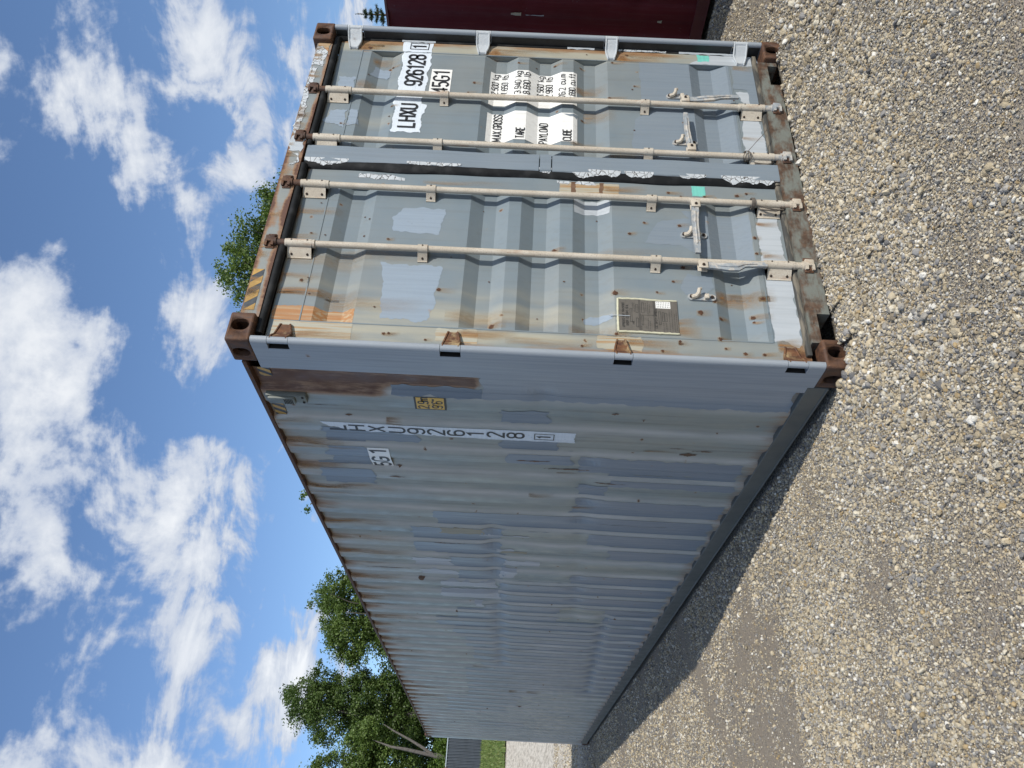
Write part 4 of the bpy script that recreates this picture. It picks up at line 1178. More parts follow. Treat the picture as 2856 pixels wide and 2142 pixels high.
# ---- hinges
HZ = [(2.609, 2.693), (1.809, 1.890), (1.012, 1.071 + .012), (.205, .285)]
for side in ('left', 'right'):
    dr = door_l if side == 'left' else door_r
    for k, (z0, z1) in enumerate(HZ):
        sg = 1 if side == 'left' else -1
        xk = .016 if side == 'left' else WD - .016
        mb = MB()
        MB().cyl((xk + sg * .003, .017, z0 - .006), (xk + sg * .003, .017, z1 + .006), .0165, 16).build('hinge_knuckle', M['post'] if side == 'left' else M['hinge_pale'], dr, True)
        # blade: bent strap from pin to door frame
        zc_ = (z0 + z1) / 2; hh_ = (z1 - z0) / 2
        sec = [(xk + sg * .004, .004, hh_), (xk + sg * .035, .022, hh_ * 1.05), (xk + sg * .062, .052, hh_ * 1.05), (xk + sg * .085, .060, hh_ * .95), (xk + sg * .128, .062, hh_ * .62), (xk + sg * .134, .071, hh_ * .58)]
        vs = []
        for (x, y, hz) in sec:
            vs += [(x, y, zc_ - hz), (x, y, zc_ + hz), (x, y + .014, zc_ + hz), (x, y + .014, zc_ - hz)]
        fz = [[i * 4 + q, i * 4 + (q + 1) % 4, (i + 1) * 4 + (q + 1) % 4, (i + 1) * 4 + q] for i in range(len(sec) - 1) for q in range(4)]
        fz += [[0, 1, 2, 3], [len(sec) * 4 - 4 + q for q in range(4)]]
        mb.add(vs, fz)
        mb.tube([(x, y - .001, zc_ + hz * .9) for x, y, hz in sec], .005, 6).tube([(x, y - .001, zc_ - hz * .9) for x, y, hz in sec], .005, 6)
        mb.build('hinge', M['hinge_rust'] if side == 'left' else M['hinge_pale'], dr, True)
# ---- corner posts (rolled section with slots for the hinges)
def post(side):
    def X(x): return x if side == 'left' else WD - x
    full = [(0, .228), (0, .026), (.0015, .015), (.006, .006), (.013, .001), (.021, .0), (.029, .002), (.035, .008), (.037, .018), (.037, .108), (.078, .108), (.078, .228)]
    cut = [(0, .228), (0, .060), (.035, .060), (.037, .108), (.078, .108), (.078, .228)]
    zz = [(.118, HZ[3][0] - .008, full)]
    hz = HZ[::-1]
    for i, (a, c) in enumerate(hz):
        zz.append((a - .008, c + .008, cut))
        zz.append((c + .008, hz[i + 1][0] - .008 if i < 3 else 2.778, full))
    mb = MB()
    for a, c, pf in zz:
        mb.prism([(X(x), y) for x, y in pf], 2, a, c)
    o = mb.build('corner_post', M['post'], root, True)
    g_ = MB()  # thin dark plate over the inner face of the channel
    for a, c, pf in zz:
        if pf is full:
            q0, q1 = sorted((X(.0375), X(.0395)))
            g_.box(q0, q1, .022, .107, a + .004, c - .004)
    g_.build('channel_plate', M['rubber_old'] if side == 'left' else M['channel_dark'], o)
    for a, c in HZ:  # near-black plates paint the shade inside each hinge slot
        q0, q1 = sorted((X(.0355), X(.0372))); w0, w1 = sorted((X(.0015), X(.036)))
        MB().box(q0, q1, .030, .0595, a - .007, c + .007).box(w0, w1, .0575, .0595, a - .007, c + .007).build('slot_shade_plate', M['dark'], o)
    return o
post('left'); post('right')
for fx in (0, 1):                                    # far posts
    mb = MB(); a, c = ((0, .10), (WD - .10, WD))[fx]
    mb.box(a, c, LN - .16, LN - .002, .118, 2.778, .006); mb.build('corner_post', M['post'], root)

# ---- corner castings with oval openings
def oval(cx, cz, hw, hh_, n=12):
    po = [(cx + hw * math.cos(math.radians(a)), cz + (hh_ - hw) + hw * math.sin(math.radians(a))) for a in np.linspace(0, 180, n)]
    po += [(cx + hw * math.cos(math.radians(a)), cz - (hh_ - hw) + hw * math.sin(math.radians(a))) for a in np.linspace(180, 360, n)]
    return po
def casting_mesh():
    a = MB().box(0, .162, 0, .178, 0, .118, .011, 3).build('casting_blank', M['rust'], None, True)
    cutters = []
    c1 = MB().prism(oval(.089, .058, .032, .042), 1, -.05, .08).build('c1', M['rust'])
    c2 = MB().prism(oval(.100, .058, .032, .042), 0, -.05, .08).build('c2', M['rust'])
    c3 = MB().box(.026, .140, .026, .150, .026, .094).build('c3', M['rust'])
    for c in (c1, c2, c3):
        mdf = a.modifiers.new('b', 'BOOLEAN'); mdf.operation = 'DIFFERENCE'; mdf.object = c; mdf.solver = 'EXACT'
    dg = bpy.context.evaluated_depsgraph_get()
    me = bpy.data.meshes.new_from_object(a.evaluated_get(dg))
    for o in (a, c1, c2, c3): bpy.data.objects.remove(o)
    me.name = 'corner_casting'
    if not me.materials: me.materials.append(M['rust'])
    return me
cm = casting_mesh()
for cx in (0, 1):
    for cy in (0, 1):
        for cz in (0, 1):
            o = bpy.data.objects.new('corner_casting', cm); COL.objects.link(o); o.parent = root
            o.location = (WD if cx else 0, LN if cy else 0, H if cz else 0)
            o.scale = (-1 if cx else 1, -1 if cy else 1, -1 if cz else 1)
# ---- header and sill
def hd(name, poly, y0, y1, mat):
    return MB().prism(poly, 1, y0, y1).build(name, M[mat], root)
hd('door_header', [(.163, 2.776), (WD - .163, 2.776), (WD - .163, 2.868), (.163, 2.868)], .036, .16, 'paint')
ho = bpy.context.scene.objects['door_header']
# denser header face so rust can follow its edges
xs_ = np.linspace(.163, WD - .163, 120); zs_ = np.linspace(2.776, 2.868, 9)
Xh, Zh = np.meshgrid(xs_, zs_); Vh = np.stack([Xh.ravel(), np.full(Xh.size, .0345), Zh.ravel()], 1)
nx = len(xs_); ii = np.arange((len(zs_) - 1) * (nx - 1)); a_ = (ii // (nx - 1)) * nx + ii % (nx - 1)
hf = obj_np('header_face', Vh, np.stack([a_, a_ + 1, a_ + 1 + nx, a_ + nx], 1), M['paint'], ho)
nh = fbm2(Vh[:, 0] * 6, Vh[:, 2] * 12, 8, 4)
eT = np.clip((Vh[:, 2] - 2.840) / .028, 0, 1); eB = np.clip((2.806 - Vh[:, 2]) / .024, 0, 1)
set_attr(hf, 'rust', np.clip(eT * (.45 + nh * .9) * (.45 + .55 * (Vh[:, 0] < 1.35)) + eB * (nh * 2.2 - .35) + np.clip((nh - .56) * 3, 0, 1) * .7, 0, 1)); set_attr(hf, 'cream', .05 + .30 * nh)
set_attr(ho, 'rust', np.full(len(ho.data.vertices), .8)); set_attr(ho, 'cream', np.zeros(len(ho.data.vertices)))
hsurf = lambda u, v, off: (u, .0345 - off, v)
def hpatch(c, mat, amp, seed, name='flaking_paint', off=None):
    LAYER[0] += .00004
    decal(ragged(c, amp, .012, seed), hsurf, [], [], LAYER[0] if off is None else off).build(name, M[mat], ho)
hpatch([(1.46, 2.835), (1.62, 2.832), (1.80, 2.838), (2.04, 2.826), (2.04, 2.866), (1.46, 2.866)], 'crackle', .006, 1)
hpatch([(2.05, 2.800), (2.20, 2.795), (2.245, 2.83), (2.24, 2.864), (2.06, 2.866)], 'crackle', .006, 2)
hpatch([(1.22, 2.785), (1.285, 2.80), (1.29, 2.835), (1.265, 2.80), (1.225, 2.80), (1.205, 2.835), (1.195, 2.83)], 'crackle', .003, 3)
hpatch([(1.30, 2.79), (1.45, 2.785), (1.47, 2.862), (1.31, 2.86)], 'pale', .008, 4, 'paint_patch')
hpatch([(2.19, 2.79), (2.272, 2.785), (2.272, 2.86), (2.25, 2.86), (2.245, 2.83)], 'stain_orange', .003, 5, 'rust_stain')
for k in range(34):
    rr = random.Random(900 + k); xx = rr.uniform(.20, 2.25)
    rust_run(ho, xx, 2.866, rr.uniform(.006, .03), rr.uniform(.03, .085), rr.uniform(.5, 1.0), hsurf, .0028, [], 900 + k)
# striped warning tape
def hazard(u0, u1, v0, v1, surf, ub, parent, n=6, off=.0012, lean=.05, flip=1):
    base = decal(rect(u0, u1, v0, v1), surf, ub, [], off).build('warning_tape', M['tape_black'], parent)
    wdt = (u1 - u0) / n
    mb = MB()
    for k in range(-1, n + 1):
        a = u0 + k * wdt
        po = [(a, v0), (a + wdt * .5, v0), (a + wdt * .5 + flip * lean, v1), (a + flip * lean, v1)]
        po = clip(clip(po, 0, u0 + .001, False), 0, u1 - .001, True)
        if len(po) >= 3:
            d = decal(po, surf, ub, [], off + .0007); mb.add(d.v, d.f)
    mb.build('tape_stripe', M['tape_yellow'], base)
hazard(.200, .455, 2.808, 2.862, hsurf, [], ho, 3, .0012, .045, -1)
sill = [(.163, .036), (.178, .036), (.178, .100), (.336, .100), (.336, .036), (2.064, .036), (2.064, .095), (2.240, .095), (2.240, .036), (WD - .163, .036), (WD - .163, .148), (.163, .148)]
hd('door_sill', sill, .036, .16, 'rust_sill')

# ---- side walls
YK = [.425 + .2945 * k for k in range(16)]
while YK[-1] < 11.75: YK.append(YK[-1] + .2714)
prof = [(.2285, .004), (.262, .030), (YK[0] - .009, .030)]
for k, y in enumerate(YK):
    nxt = YK[k + 1] if k + 1 < len(YK) else None
    prof += [(y + .009, .004), (y + .122, .004)]
    if nxt:
        prof += [(y + .190, .029), (nxt - .009, .029)]
prof.append((LN - .16, .004))
PY = np.array([p[0] for p in prof]); PX = np.array([p[1] for p in prof])
def side_x(y): return float(np.interp(y, PY, PX))
def side_surf(u, v, off): return (side_x(u) - off, u, v)          # u = distance along the wall, v = height
SB = list(PY[1:-1])
SIDE = []
def build_side(right=False):
    ys_ = []
    for a, c in zip(PY[:-1], PY[1:]):
        k = 4 if np.interp(c, PY, PX) < np.interp(a, PY, PX) - .02 else (2 if c - a > .03 else 1)
        ys_ += [a + (c - a) * j / k for j in range(k)]
    ys_.append(PY[-1]); ys_ = np.array(ys_)
    zs_ = np.concatenate([np.arange(.140, .40, .03), np.arange(.40, 2.3, .03), np.arange(2.3, 2.838, .03), [2.84]])
    Yg, Zg = np.meshgrid(ys_, zs_)
    Xg = np.interp(Yg, PY, PX)
    # dents and pillowing of the thin sheet
    Xg = Xg + (fbm2(Yg * 1.1, Zg * 1.5 + 9, 31, 3) - .5) * .010
    dents = [(4.1, .98, .10, .016), (5.05, .30, .07, .018), (6.3, .50, .10, .014), (2.5, 1.55, .10, .012), (1.7, 1.05, .09, .010), (5.6, .42, .08, .014), (7.4, .55, .10, .012), (3.2, 1.35, .12, .010), (4.8, 1.5, .12, .010), (5.9, 1.9, .12, .010), (.40, 1.40, .05, .012)]
    dents += [(k, .64 - .05 * (k - 4.2), .045, .022) for k in YK if 4.2 < k < 7.8] + [(k + .02, 1.66 - .02 * (k - 2), .05, .018) for k in YK if 2.1 < k < 6.4] + [(k + .05, 1.06 - .06 * k + .12, .05, .014) for k in YK if 1 < k < 4.4]
    for dy, dz, rad, dp in dents:
        Xg = Xg + dp * np.exp(-(((Yg - dy) ** 2 + (Zg - dz) ** 2 * .6) / rad ** 2))
    if right: Xg = WD - Xg
    else: SIDE.extend([ys_, zs_, Xg])
    V = np.stack([Xg.ravel(), Yg.ravel(), Zg.ravel()], 1)
    nx = len(ys_); ii = np.arange((len(zs_) - 1) * (nx - 1)); a_ = (ii // (nx - 1)) * nx + ii % (nx - 1)
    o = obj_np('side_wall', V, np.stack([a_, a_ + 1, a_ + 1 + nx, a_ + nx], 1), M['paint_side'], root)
    y = V[:, 1]; z = V[:, 2]
    f1 = fbm2(y * 7, z * .8 + 3, 12, 4); f2 = fbm2(y * 21, z * .5, 13, 3)
    drip = np.clip(f1 * .6 + f2 * .6 - .42, 0, 1)
    top = np.clip(1 - (2.84 - z) / (.06 + 1.5 * drip), 0, 1)
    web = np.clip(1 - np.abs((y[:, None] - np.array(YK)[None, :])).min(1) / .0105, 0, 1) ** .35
    r = top ** 1.8 * (.36 + .34 * web)
    r = np.maximum(r, 1.0 * (y > .235) * (y < .412) * np.clip((z - 1.70) / .05, 0, 1) * (.55 + .45 * np.clip((y - .235) / .09, 0, 1)))
    r = np.maximum(r, .78 * (y >= .412) * (y < .436) * np.clip((z - 2.15) / .1, 0, 1))
    r = np.maximum(r, np.clip(1 - (z - .14) / (.03 + .22 * f1), 0, 1) * .42)
    r = np.maximum(r, np.clip((f2 - .70) * 4, 0, 1) * np.clip((f1 - .42) * 4, 0, 1) * .75)
    set_attr(o, 'rust', r)
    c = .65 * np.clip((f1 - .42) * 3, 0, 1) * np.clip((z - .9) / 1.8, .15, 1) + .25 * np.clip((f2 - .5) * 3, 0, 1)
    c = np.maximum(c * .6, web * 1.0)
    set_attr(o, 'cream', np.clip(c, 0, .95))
    return o
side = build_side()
side_r = build_side(True)
def sp(y0, y1, z0, z1, mat, amp=.006, seed=1, name='paint_patch', extra=0):
    LAYER[0] += .00002
    a = amp if isinstance(amp, tuple) else (.015, amp, .015, amp)
    d = decal(ragged(rect(y0, y1, z0, z1), a, .02, seed), side_surf2, SB, SZ, .0016 + (LAYER[0] - .001) * .3 + extra, (lambda u: min(abs(u - k) for k in YK) < .010 and u > .5) if name == 'paint_patch' and mat == 'blue_side' else None)
    return d.build(name, M[mat], side)
def side_surf2(u, v, off):
    return (side_fast(u, v) - off, u, v)
def side_fast(u, v):
    ys_, zs_, Xg = SIDE
    i = min(max(int(np.searchsorted(ys_, u)) - 1, 0), len(ys_) - 2); j = min(max(int(np.searchsorted(zs_, v)) - 1, 0), len(zs_) - 2)
    a = (u - ys_[i]) / (ys_[i + 1] - ys_[i]); c = (v - zs_[j]) / (zs_[j + 1] - zs_[j])
    return float((Xg[j, i] * (1 - a) + Xg[j, i + 1] * a) * (1 - c) + (Xg[j + 1, i] * (1 - a) + Xg[j + 1, i + 1] * a) * c)
SB = list(SIDE[0][1:-1]); SZ = list(SIDE[1][1:-1])
# roller paint on the side
k_ = 100
SP = [(.236, .432, .16, 1.71, 'post', .003), (.376, .432, 1.71, 2.17, 'blue_side', .008),
      (.80, .985, 2.08, 2.597, 'blue_side', .006), (.985, 1.28, 2.38, 2.61, 'blue_side', .006), (1.28, 1.57, 2.385, 2.71, 'blue_side', .008),
      (.53, .70, 1.36, 1.61, 'blue_side', .010), (.88, 1.02, 1.28, 1.60, 'blue_side', .006), (1.0, 1.16, 1.20, 1.57, 'blue_side', .008),
      (1.03, 1.27, .22, 1.15, 'blue_side', .010), (1.40, 1.62, .95, 1.13, 'blue_side', .006), (1.27, 1.40, .20, .95, 'blue_side', .006), (1.62, 2.0, .18, 1.13, 'blue_side', .006),
      (1.90, 2.2, .95, 2.05, 'blue_side', .010), (2.0, 2.46, .18, .98, 'blue_side', .006), (2.2, 2.75, 1.60, 2.24, 'blue_side', .010), (2.46, 2.75, .18, .80, 'blue_side', .008),
      (2.75, 3.06, 1.56, 1.99, 'blue_side', .004), (3.04, 3.36, 1.58, 1.95, 'blue_side', .006), (3.09, 3.36, .18, 1.03, 'blue_side', .006), (3.36, 3.66, .18, 1.60, 'blue_side', .004),
      (3.66, 4.0, .18, 1.60, 'blue_side', .006), (4.0, 4.19, .18, .66, 'blue_side', .006), (3.98, 4.22, 1.05, 1.75, 'blue_side', .006), (4.2, 4.5, .20, .64, 'blue_side', .006), (4.19, 4.50, 1.07, 2.0, 'blue_side', .006), (4.5, 4.8, .18, 2.20, 'blue_side', .008),
      (4.8, 5.12, .18, 2.05, 'blue_side', .006), (5.12, 5.5, .18, 1.95, 'blue_side', .008), (5.5, 6.05, .18, 1.88, 'blue_side', .006), (6.05, 6.53, .18, 1.80, 'blue_side', .006),
      (6.53, 7.1, .18, 1.99, 'blue_side', .004), (7.1, 7.64, .18, 1.99, 'blue_side', .004), (7.64, 7.95, 1.10, 2.0, 'blue_side', .004), (7.64, 7.9, .18, .60, 'blue_side', .004), (7.95, 8.28, 1.30, 2.02, 'blue_side', .004), (8.28, 8.8, 1.35, 2.30, 'blue_side', .004), (8.8, 9.4, 1.5, 2.32, 'blue_side', .004), (10.2, 10.8, 1.2, 1.9, 'blue_side', .004)]
for i, (a, c, z0, z1, mt, am) in enumerate(SP):
    sp(a, c, z0, z1, mt, am, k_ + i)
for i, (a, c, z0, z1) in enumerate([(2.83, 3.06, 1.99, 2.28), (3.10, 3.27, 1.95, 2.24), (3.375, 3.49, 1.64, 2.09), (3.62, 3.85, 1.60, 2.105), (2.59, 2.69, 1.50, 1.635), (2.81, 2.98, 1.30, 1.57), (3.05, 3.30, 1.48, 1.60), (3.92, 4.05, 1.75, 1.83), (2.30, 2.36, 1.40, 1.75)]):
    sp(a, c, z0, z1, 'primer', .010, 300 + i)
for i, (a, c, z0, z1) in enumerate([(2.20, 2.30, 1.72, 2.03), (2.63, 2.72, 1.40, 1.60)]):
    sp(a, c, z0, z1, 'stain_side', .008, 330 + i, 'rust_stain')
# rust marks with their own shapes
for i, (y, z, w, hgt) in enumerate([(.905, .62, .010, .050), (.975, .55, .030, .050), (.60, .86, .035, .006), (.52, 1.02, .014, .02), (1.10, 1.42, .008, .10), (1.24, 1.22, .010, .14), (.93, .48, .008, .06), (1.36, .95, .008, .10), (1.29, 2.22, .020, .02), (1.40, 2.24, .012, .05), (3.36, 2.25, .03, .03), (.60, 2.56, .006, .09), (.70, 2.43, .014, .02), (2.5, 2.0, .008, .14), (3.1, 2.5, .006, .2), (6.9, 1.4, .02, .05), (9.6, 1.9, .03, .05), (8.9, 1.3, .02, .04)]):
    po = ragged([(y - w * .3, z - hgt), (y + w * .25, z - hgt * .8), (y + w * .8, z), (y + w * .3, z + hgt), (y - w * .1, z + hgt * .9), (y - w * .7, z + hgt * .1)], min(.004, w * .4), .005, 400 + i)
    decal(po, side_surf2, SB, SZ, .003).build('rust_mark', M['stain_brown'], side)
# number, size code and height sign
d = decal(ragged([(.742, 1.205), (.885, 1.202), (.888, 1.59), (.862, 1.80), (.842, 1.95), (.838, 2.15), (.822, 2.40), (.79, 2.55), (.742, 2.592)], (.008, .007, .008, .008, .008, .010, .010, .006, .001), .012, 51), side_surf2, SB, SZ, .0032)
d.build('white_field', M['white'], side)
def side_text(y0, z):          # reads right to left along +y seen from outside
    return lambda u, v, off: (side_fast(y0 - u, z + v) - off, y0 - u, z + v)
chars = 'LHXU926128'
z_ = 2.462
for i, ch in enumerate(chars):
    st = text_strokes(ch, 0, 0, .088, .052 / (W_ * .088))
    ribbon(st, .0135, side_text(.822, z_), .0046).build('letter', M['ink'], side)
    z_ -= .1085
st = text_strokes('1', 0, 0, .070, .9)
ribbon(st, .012, side_text(.814, 1.338), .0046).build('letter', M['ink'], side)
ribbon([[(0, 0), (.062, 0), (.062, .105), (0, .105), (0, 0)]], .005, side_text(.830, 1.320), .0046).build('letter_frame', M['ink'], side)
tent = lambda u, v, off: (float(np.interp(u, [1.0, 1.17, 1.30], [.003, .004, .030])) - off, u, v)
d = decal(rect(1.026, 1.305, 2.252, 2.376), tent, [1.17], [], .0034); d.build('size_sticker', M['sticker'], side)
for ch, yy in (('5', 1.296), ('G', 1.205), ('1', 1.098)):
    ribbon(text_strokes(ch, 0, 0, .092, 1.7), .016, (lambda u, v, off, y0=yy: tent(y0 - u, 2.268 + v, off)), .0048).build('letter', M['ink'], side)
po = rect(.434, .556, 1.892, 2.056)
tent2 = lambda u, v, off: (.0015 - off, u, v)
d = decal(po, tent2, [], [], .0036); sgn = d.build('height_sign', M['ink'], side)
d = decal(rect(.436, .548, 1.902, 2.046), tent2, [], [], .0044); d.build('sign_face', M['yellow'], side)
for tx, yy, zz in (('2,9m', .540, 1.984), ("9'6\"", .534, 1.912)):
    for ch in tx:
        ribbon(text_strokes(ch, 0, 0, .052, 1.0), .0075, (lambda u, v, off, y0=yy, z0=zz: tent2(y0 - u, z0 + v, off)), .0052).build('letter', M['ink'], side)
        yy -= (ADV.get(ch, W_ + .02) + .10) * .052
hazard(.240, .345, 2.756, 2.815, side_surf2, SB, side, 2, .004, .04, -1)
hazard(.545, .715, 2.765, 2.825, side_surf2, SB, side, 3, .004, .04, -1)
# ventilator
vb = MB().box(-.022, .006, .449, .520, 2.605, 2.812, .007).box(-.036, -.018, .455, .512, 2.66, 2.80, .008)
vn = vb.build('ventilator', M['vent'], side, True)
mb = MB()
for i in range(7):
    for j in range(6):
        mb.box(-.0375, -.0355, .4615 + i * .007, .4655 + i * .007, 2.672 + j * .008, 2.6765 + j * .008)
for (yy, zz) in ((.462, 2.622), (.507, 2.622), (.462, 2.795)):
    mb.cyl((-.018, yy, zz), (-.026, yy, zz), .007, 8)
mb.build('vent_grille', M['dark'], side)
for k in range(60):
    rr = random.Random(1000 + k); kk_ = rr.choice(YK[1:30]); yy = kk_ + rr.choice([0, 0, -.02, .03, .08, -.06, .2])
    zt = rr.choice([2.836, 2.836, 2.836, rr.uniform(.6, 2.4)]); L = rr.uniform(.12, .6) if zt > 2.8 else rr.uniform(.05, .25)
    sb_ = [q for q in SZ]
    rust_run(side, yy, zt, rr.uniform(.008, .03), L, rr.uniform(.45, .95), side_surf2, .0042, sb_, 1000 + k)
# ---- rails, roof, end wall, floor
for sx in (0, 1):
    def X(x): return WD - x if sx else x
    def xb(mb, a, c, *r): return mb.box(min(X(a), X(c)), max(X(a), X(c)), *r)
    xb(MB(), -.004, .060, .178, LN - .178, 2.838, 2.860, .003).build('top_rail', M['rust'], root)
    xb(xb(MB(), -.002, .050, .178, LN - .178, .050, .148, .004), -.0065, .04, .178, LN - .178, .045, .056, .003).build('bottom_rail', M['olive'], root)
rb = MB(); n = 60
V = []; F = []
for i in range(n + 1):
    y = .16 + (LN - .32) * i / n
    zz = 2.858 - (.016 if i % 2 else 0)
    V += [(.03, y, zz), (WD - .03, y, zz)]
F = [(2 * i, 2 * i + 1, 2 * i + 3, 2 * i + 2) for i in range(n)]
rf = obj_from('roof', V, F, M['paint_side'], root)
MB().box(.1, WD - .1, LN - .06, LN - .03, .13, 2.85).build('end_wall', M['paint_side'], root)
MB().box(.06, WD - .06, .12, LN - .06, .13, .16).build('floor', M['olive'], root)

# ================================================================== maroon container beside it (same kind, different paint)
SKIP = {'paint_patch', 'rust_stain', 'letter', 'letter_frame', 'lettering', 'channel_plate', 'rust_run', 'rust_spot', 'white_field', 'size_sticker', 'weight_sticker', 'flaking_paint', 'tape_patch', 'wire_tie', 'rope_tie', 'plate_lettering', 'white_label',
        'paint_dribble', 'rust_mark', 'height_sign', 'sign_face', 'warning_tape', 'tape_stripe', 'data_plate', 'sealant_bead', 'header_face'}
REMAP = {M['paint'].name: M['maroon'], M['paint_side'].name: M['maroon'], M['post'].name: M['maroon_rail'], M['rust'].name: M['maroon_rail'], M['olive'].name: M['maroon_rail'],
         M['blue'].name: M['maroon'], M['blue2'].name: M['maroon'], M['hinge_pale'].name: M['maroon_rail'], M['hinge_rust'].name: M['maroon_rail'], M['rust_sill'].name: M['maroon_rail'], M['vent'].name: M['maroon_rail']}
maroon = empty('shipping_container', (4.38, -3.25, 0))
tag(maroon, 'dark maroon shipping container standing in shade beyond the grey one', 'container')
def copy_tree(o, parent, depth=0):
    base = o.name.split('.')[0]
    if base in SKIP: return
    if base in ('cam_keeper', 'bolt') and depth > 9: return
    c = o.copy(); COL.objects.link(c); c.parent = parent
    if 'label' in c: del c['label']
    for i, sl in enumerate(c.material_slots):
        mt = sl.material
        if mt and mt.name in REMAP:
            c.material_slots[i].link = 'OBJECT'; c.material_slots[i].material = REMAP[mt.name]
    for ch in list(o.children): copy_tree(ch, c, depth + 1)
for ch in list(root.children): copy_tree(ch, maroon)
# pale scrape along its side
msurf = lambda u, v, off: (side_x(u) - off, u, v)
for i, (y, z0, z1, w, mt) in enumerate([(4.385, 1.46, 1.62, .006, 'pale'), (4.38, 1.66, 1.75, .020, 'stain_cream'), (4.40, .42, .46, .018, 'stain_cream')]):
    po = ragged([(y - w, z0), (y + w, z0), (y + w * .5, z1), (y - w * .5, z1)], .003, .01, 70 + i)
    decal(po, msurf, list(PY[1:-1]), [], .009).build('scrape_mark', M[mt], maroon)

# ================================================================== background
def place(az, D):
    a = math.radians(az)
    return CAM.x + D * math.sin(a), CAM.y + D * math.cos(a)

# grass bank
m, t, b = new_mat('grass_bank_soil')
P = t.coord('Object')
t.put(b, 'Base Color', t.mix(t.smooth(t.noise(P, 2.2, 6, .65), .35, .68), (0.085, 0.125, 0.026), (0.13, 0.165, 0.045)))
t.put(b, 'Roughness', 0.95); t.put(b, 'Normal', t.bump(t.noise(P, 24, 5), .8, .05))
M['turf'] = m
xs = np.arange(-30, 60.1, 1.0); ys = np.arange(31.0, 62.1, 1.0)
edge = lambda X, Y: ground_h(X, Y) + .035 + .05 * (fbm2(X * .9, Y * .9, 4, 3) - .3)
bank = grid_obj('grass_bank', xs, ys, edge, M['turf'])
tag(bank, kind='structure')
m, t, b = new_mat('grass_blades')
rnd = t.attr('tint')
col = t.ramp(rnd, [(0.0, (0.060, 0.105, 0.018)), (0.5, (0.105, 0.165, 0.032)), (1.0, (0.20, 0.22, 0.075))])
t.put(b, 'Base Color', col); t.put(b, 'Roughness', 0.6)
M['grass'] = m
n = 26000
gx = rng.uniform(-2, 12, n); gy = rng.uniform(30.7, 42.3, n) + .5 * (vnoise2(gx * 1.3, gx * .2, 3) - .5)
gz_ = np.array(edge(gx, gy)) - .01
hh_ = rng.uniform(.05, .16, n); ww = rng.uniform(.012, .03, n); an = rng.uniform(0, 6.28, n); ln = rng.normal(0, .05, (n, 2))
V = np.zeros((n, 3, 3))
V[:, 0] = np.stack([gx - ww * np.cos(an), gy - ww * np.sin(an), gz_], 1); V[:, 1] = np.stack([gx + ww * np.cos(an), gy + ww * np.sin(an), gz_], 1)
V[:, 2] = np.stack([gx + ln[:, 0], gy + ln[:, 1], gz_ + hh_], 1)
go_ = obj_np('grass', V.reshape(-1, 3), np.arange(3 * n).reshape(-1, 3), M['grass'])
set_attr(go_, 'tint', np.repeat(rng.uniform(0, 1, n), 3))
tag(go_, 'short green grass on the bank below the corrugated fence', 'grass', kind='stuff')

# corrugated steel fence on the bank
fen = empty('corrugated_fence', (*place(6.6, 45.0), 0)); fx0, fy0 = fen.location.x, fen.location.y
fen.location.z = float(ground_h(0, fy0))
tag(fen, 'dark blue grey corrugated steel fence with pale top rail beyond the container', 'fence')
M['fence'] = flat('slate_blue_sheet', (0.050, 0.062, 0.080), 0.5, 0.10, 0.0, 3)
M['fence_rail'] = flat('pale_rail', (0.34, 0.40, 0.46), 0.5, 0.1)
pitch = .148; sheet_w = pitch * 6
for sh in range(-5, 6):
    V = []; F = []
    n = 6 * 10
    for i in range(n + 1):
        u = sh * sheet_w + sheet_w * i / n
        ph = 2 * math.pi * u / pitch
        yy = .028 * max(-.75, min(.9, math.sin(ph) * 1.25))
        V += [(u, yy, .04), (u, yy, 1.82)]
    F = [(2 * i, 2 * i + 2, 2 * i + 3, 2 * i + 1) for i in range(n)]
    obj_from('sheet', V, F, M['fence'], fen)
MB().box(-5 * sheet_w, 6 * sheet_w, -.045, .045, 1.82, 1.872, .008).build('top_rail', M['fence_rail'], fen)
for k in range(-5, 7, 2):
    MB().box(k * sheet_w - .03, k * sheet_w + .03, .04, .10, -.3, 1.84).build('post', M['fence_rail'], fen)
MB().box(-.62, -.56, -.07, -.03, 1.76, 1.90, .01).build('clamp', M['rust'], fen)

# ---- trees
def leaf_mat(name, c1, c2, c3):
    m, t, b = new_mat(name)
    rnd = t.attr('tint')
    col = t.ramp(rnd, [(0.0, c1), (0.55, c2), (1.0, c3)])
    t.put(b, 'Base Color', col); t.put(b, 'Roughness', 0.45); t.put(b, 'Specular IOR Level', 0.4)
    tr = t.node('ShaderNodeBsdfTranslucent'); t.put(tr, 'Color', t.mix(1.0, col, (1.2, 1.35, 0.6), 'MULTIPLY'))
    mx = t.node('ShaderNodeMixShader'); t.put(mx, 0, 0.30)
    out = m.node_tree.nodes['Material Output']
    m.node_tree.links.new(b.outputs[0], mx.inputs[1]); m.node_tree.links.new(tr.outputs[0], mx.inputs[2]); m.node_tree.links.new(mx.outputs[0], out.inputs[0])
    return m
M['leaf_a'] = leaf_mat('poplar_leaves', (0.068, 0.112, 0.024), (0.112, 0.170, 0.042), (0.170, 0.232, 0.070))
M['leaf_b'] = leaf_mat('dark_maple_leaves', (0.048, 0.085, 0.022), (0.085, 0.134, 0.036), (0.135, 0.190, 0.058))
M['leaf_c'] = leaf_mat('light_shrub_leaves', (0.060, 0.110, 0.018), (0.100, 0.165, 0.030), (0.150, 0.215, 0.048))
M['needle'] = leaf_mat('spruce_needles', (0.018, 0.036, 0.016), (0.034, 0.060, 0.026), (0.055, 0.082, 0.034))
M['bark'] = flat('grey_bark', (0.13, 0.118, 0.108), 0.9, 0.2, 0, 12)
M['bark_dark'] = flat('brown_bark', (0.10, 0.078, 0.058), 0.9, 0.2, 0, 12)

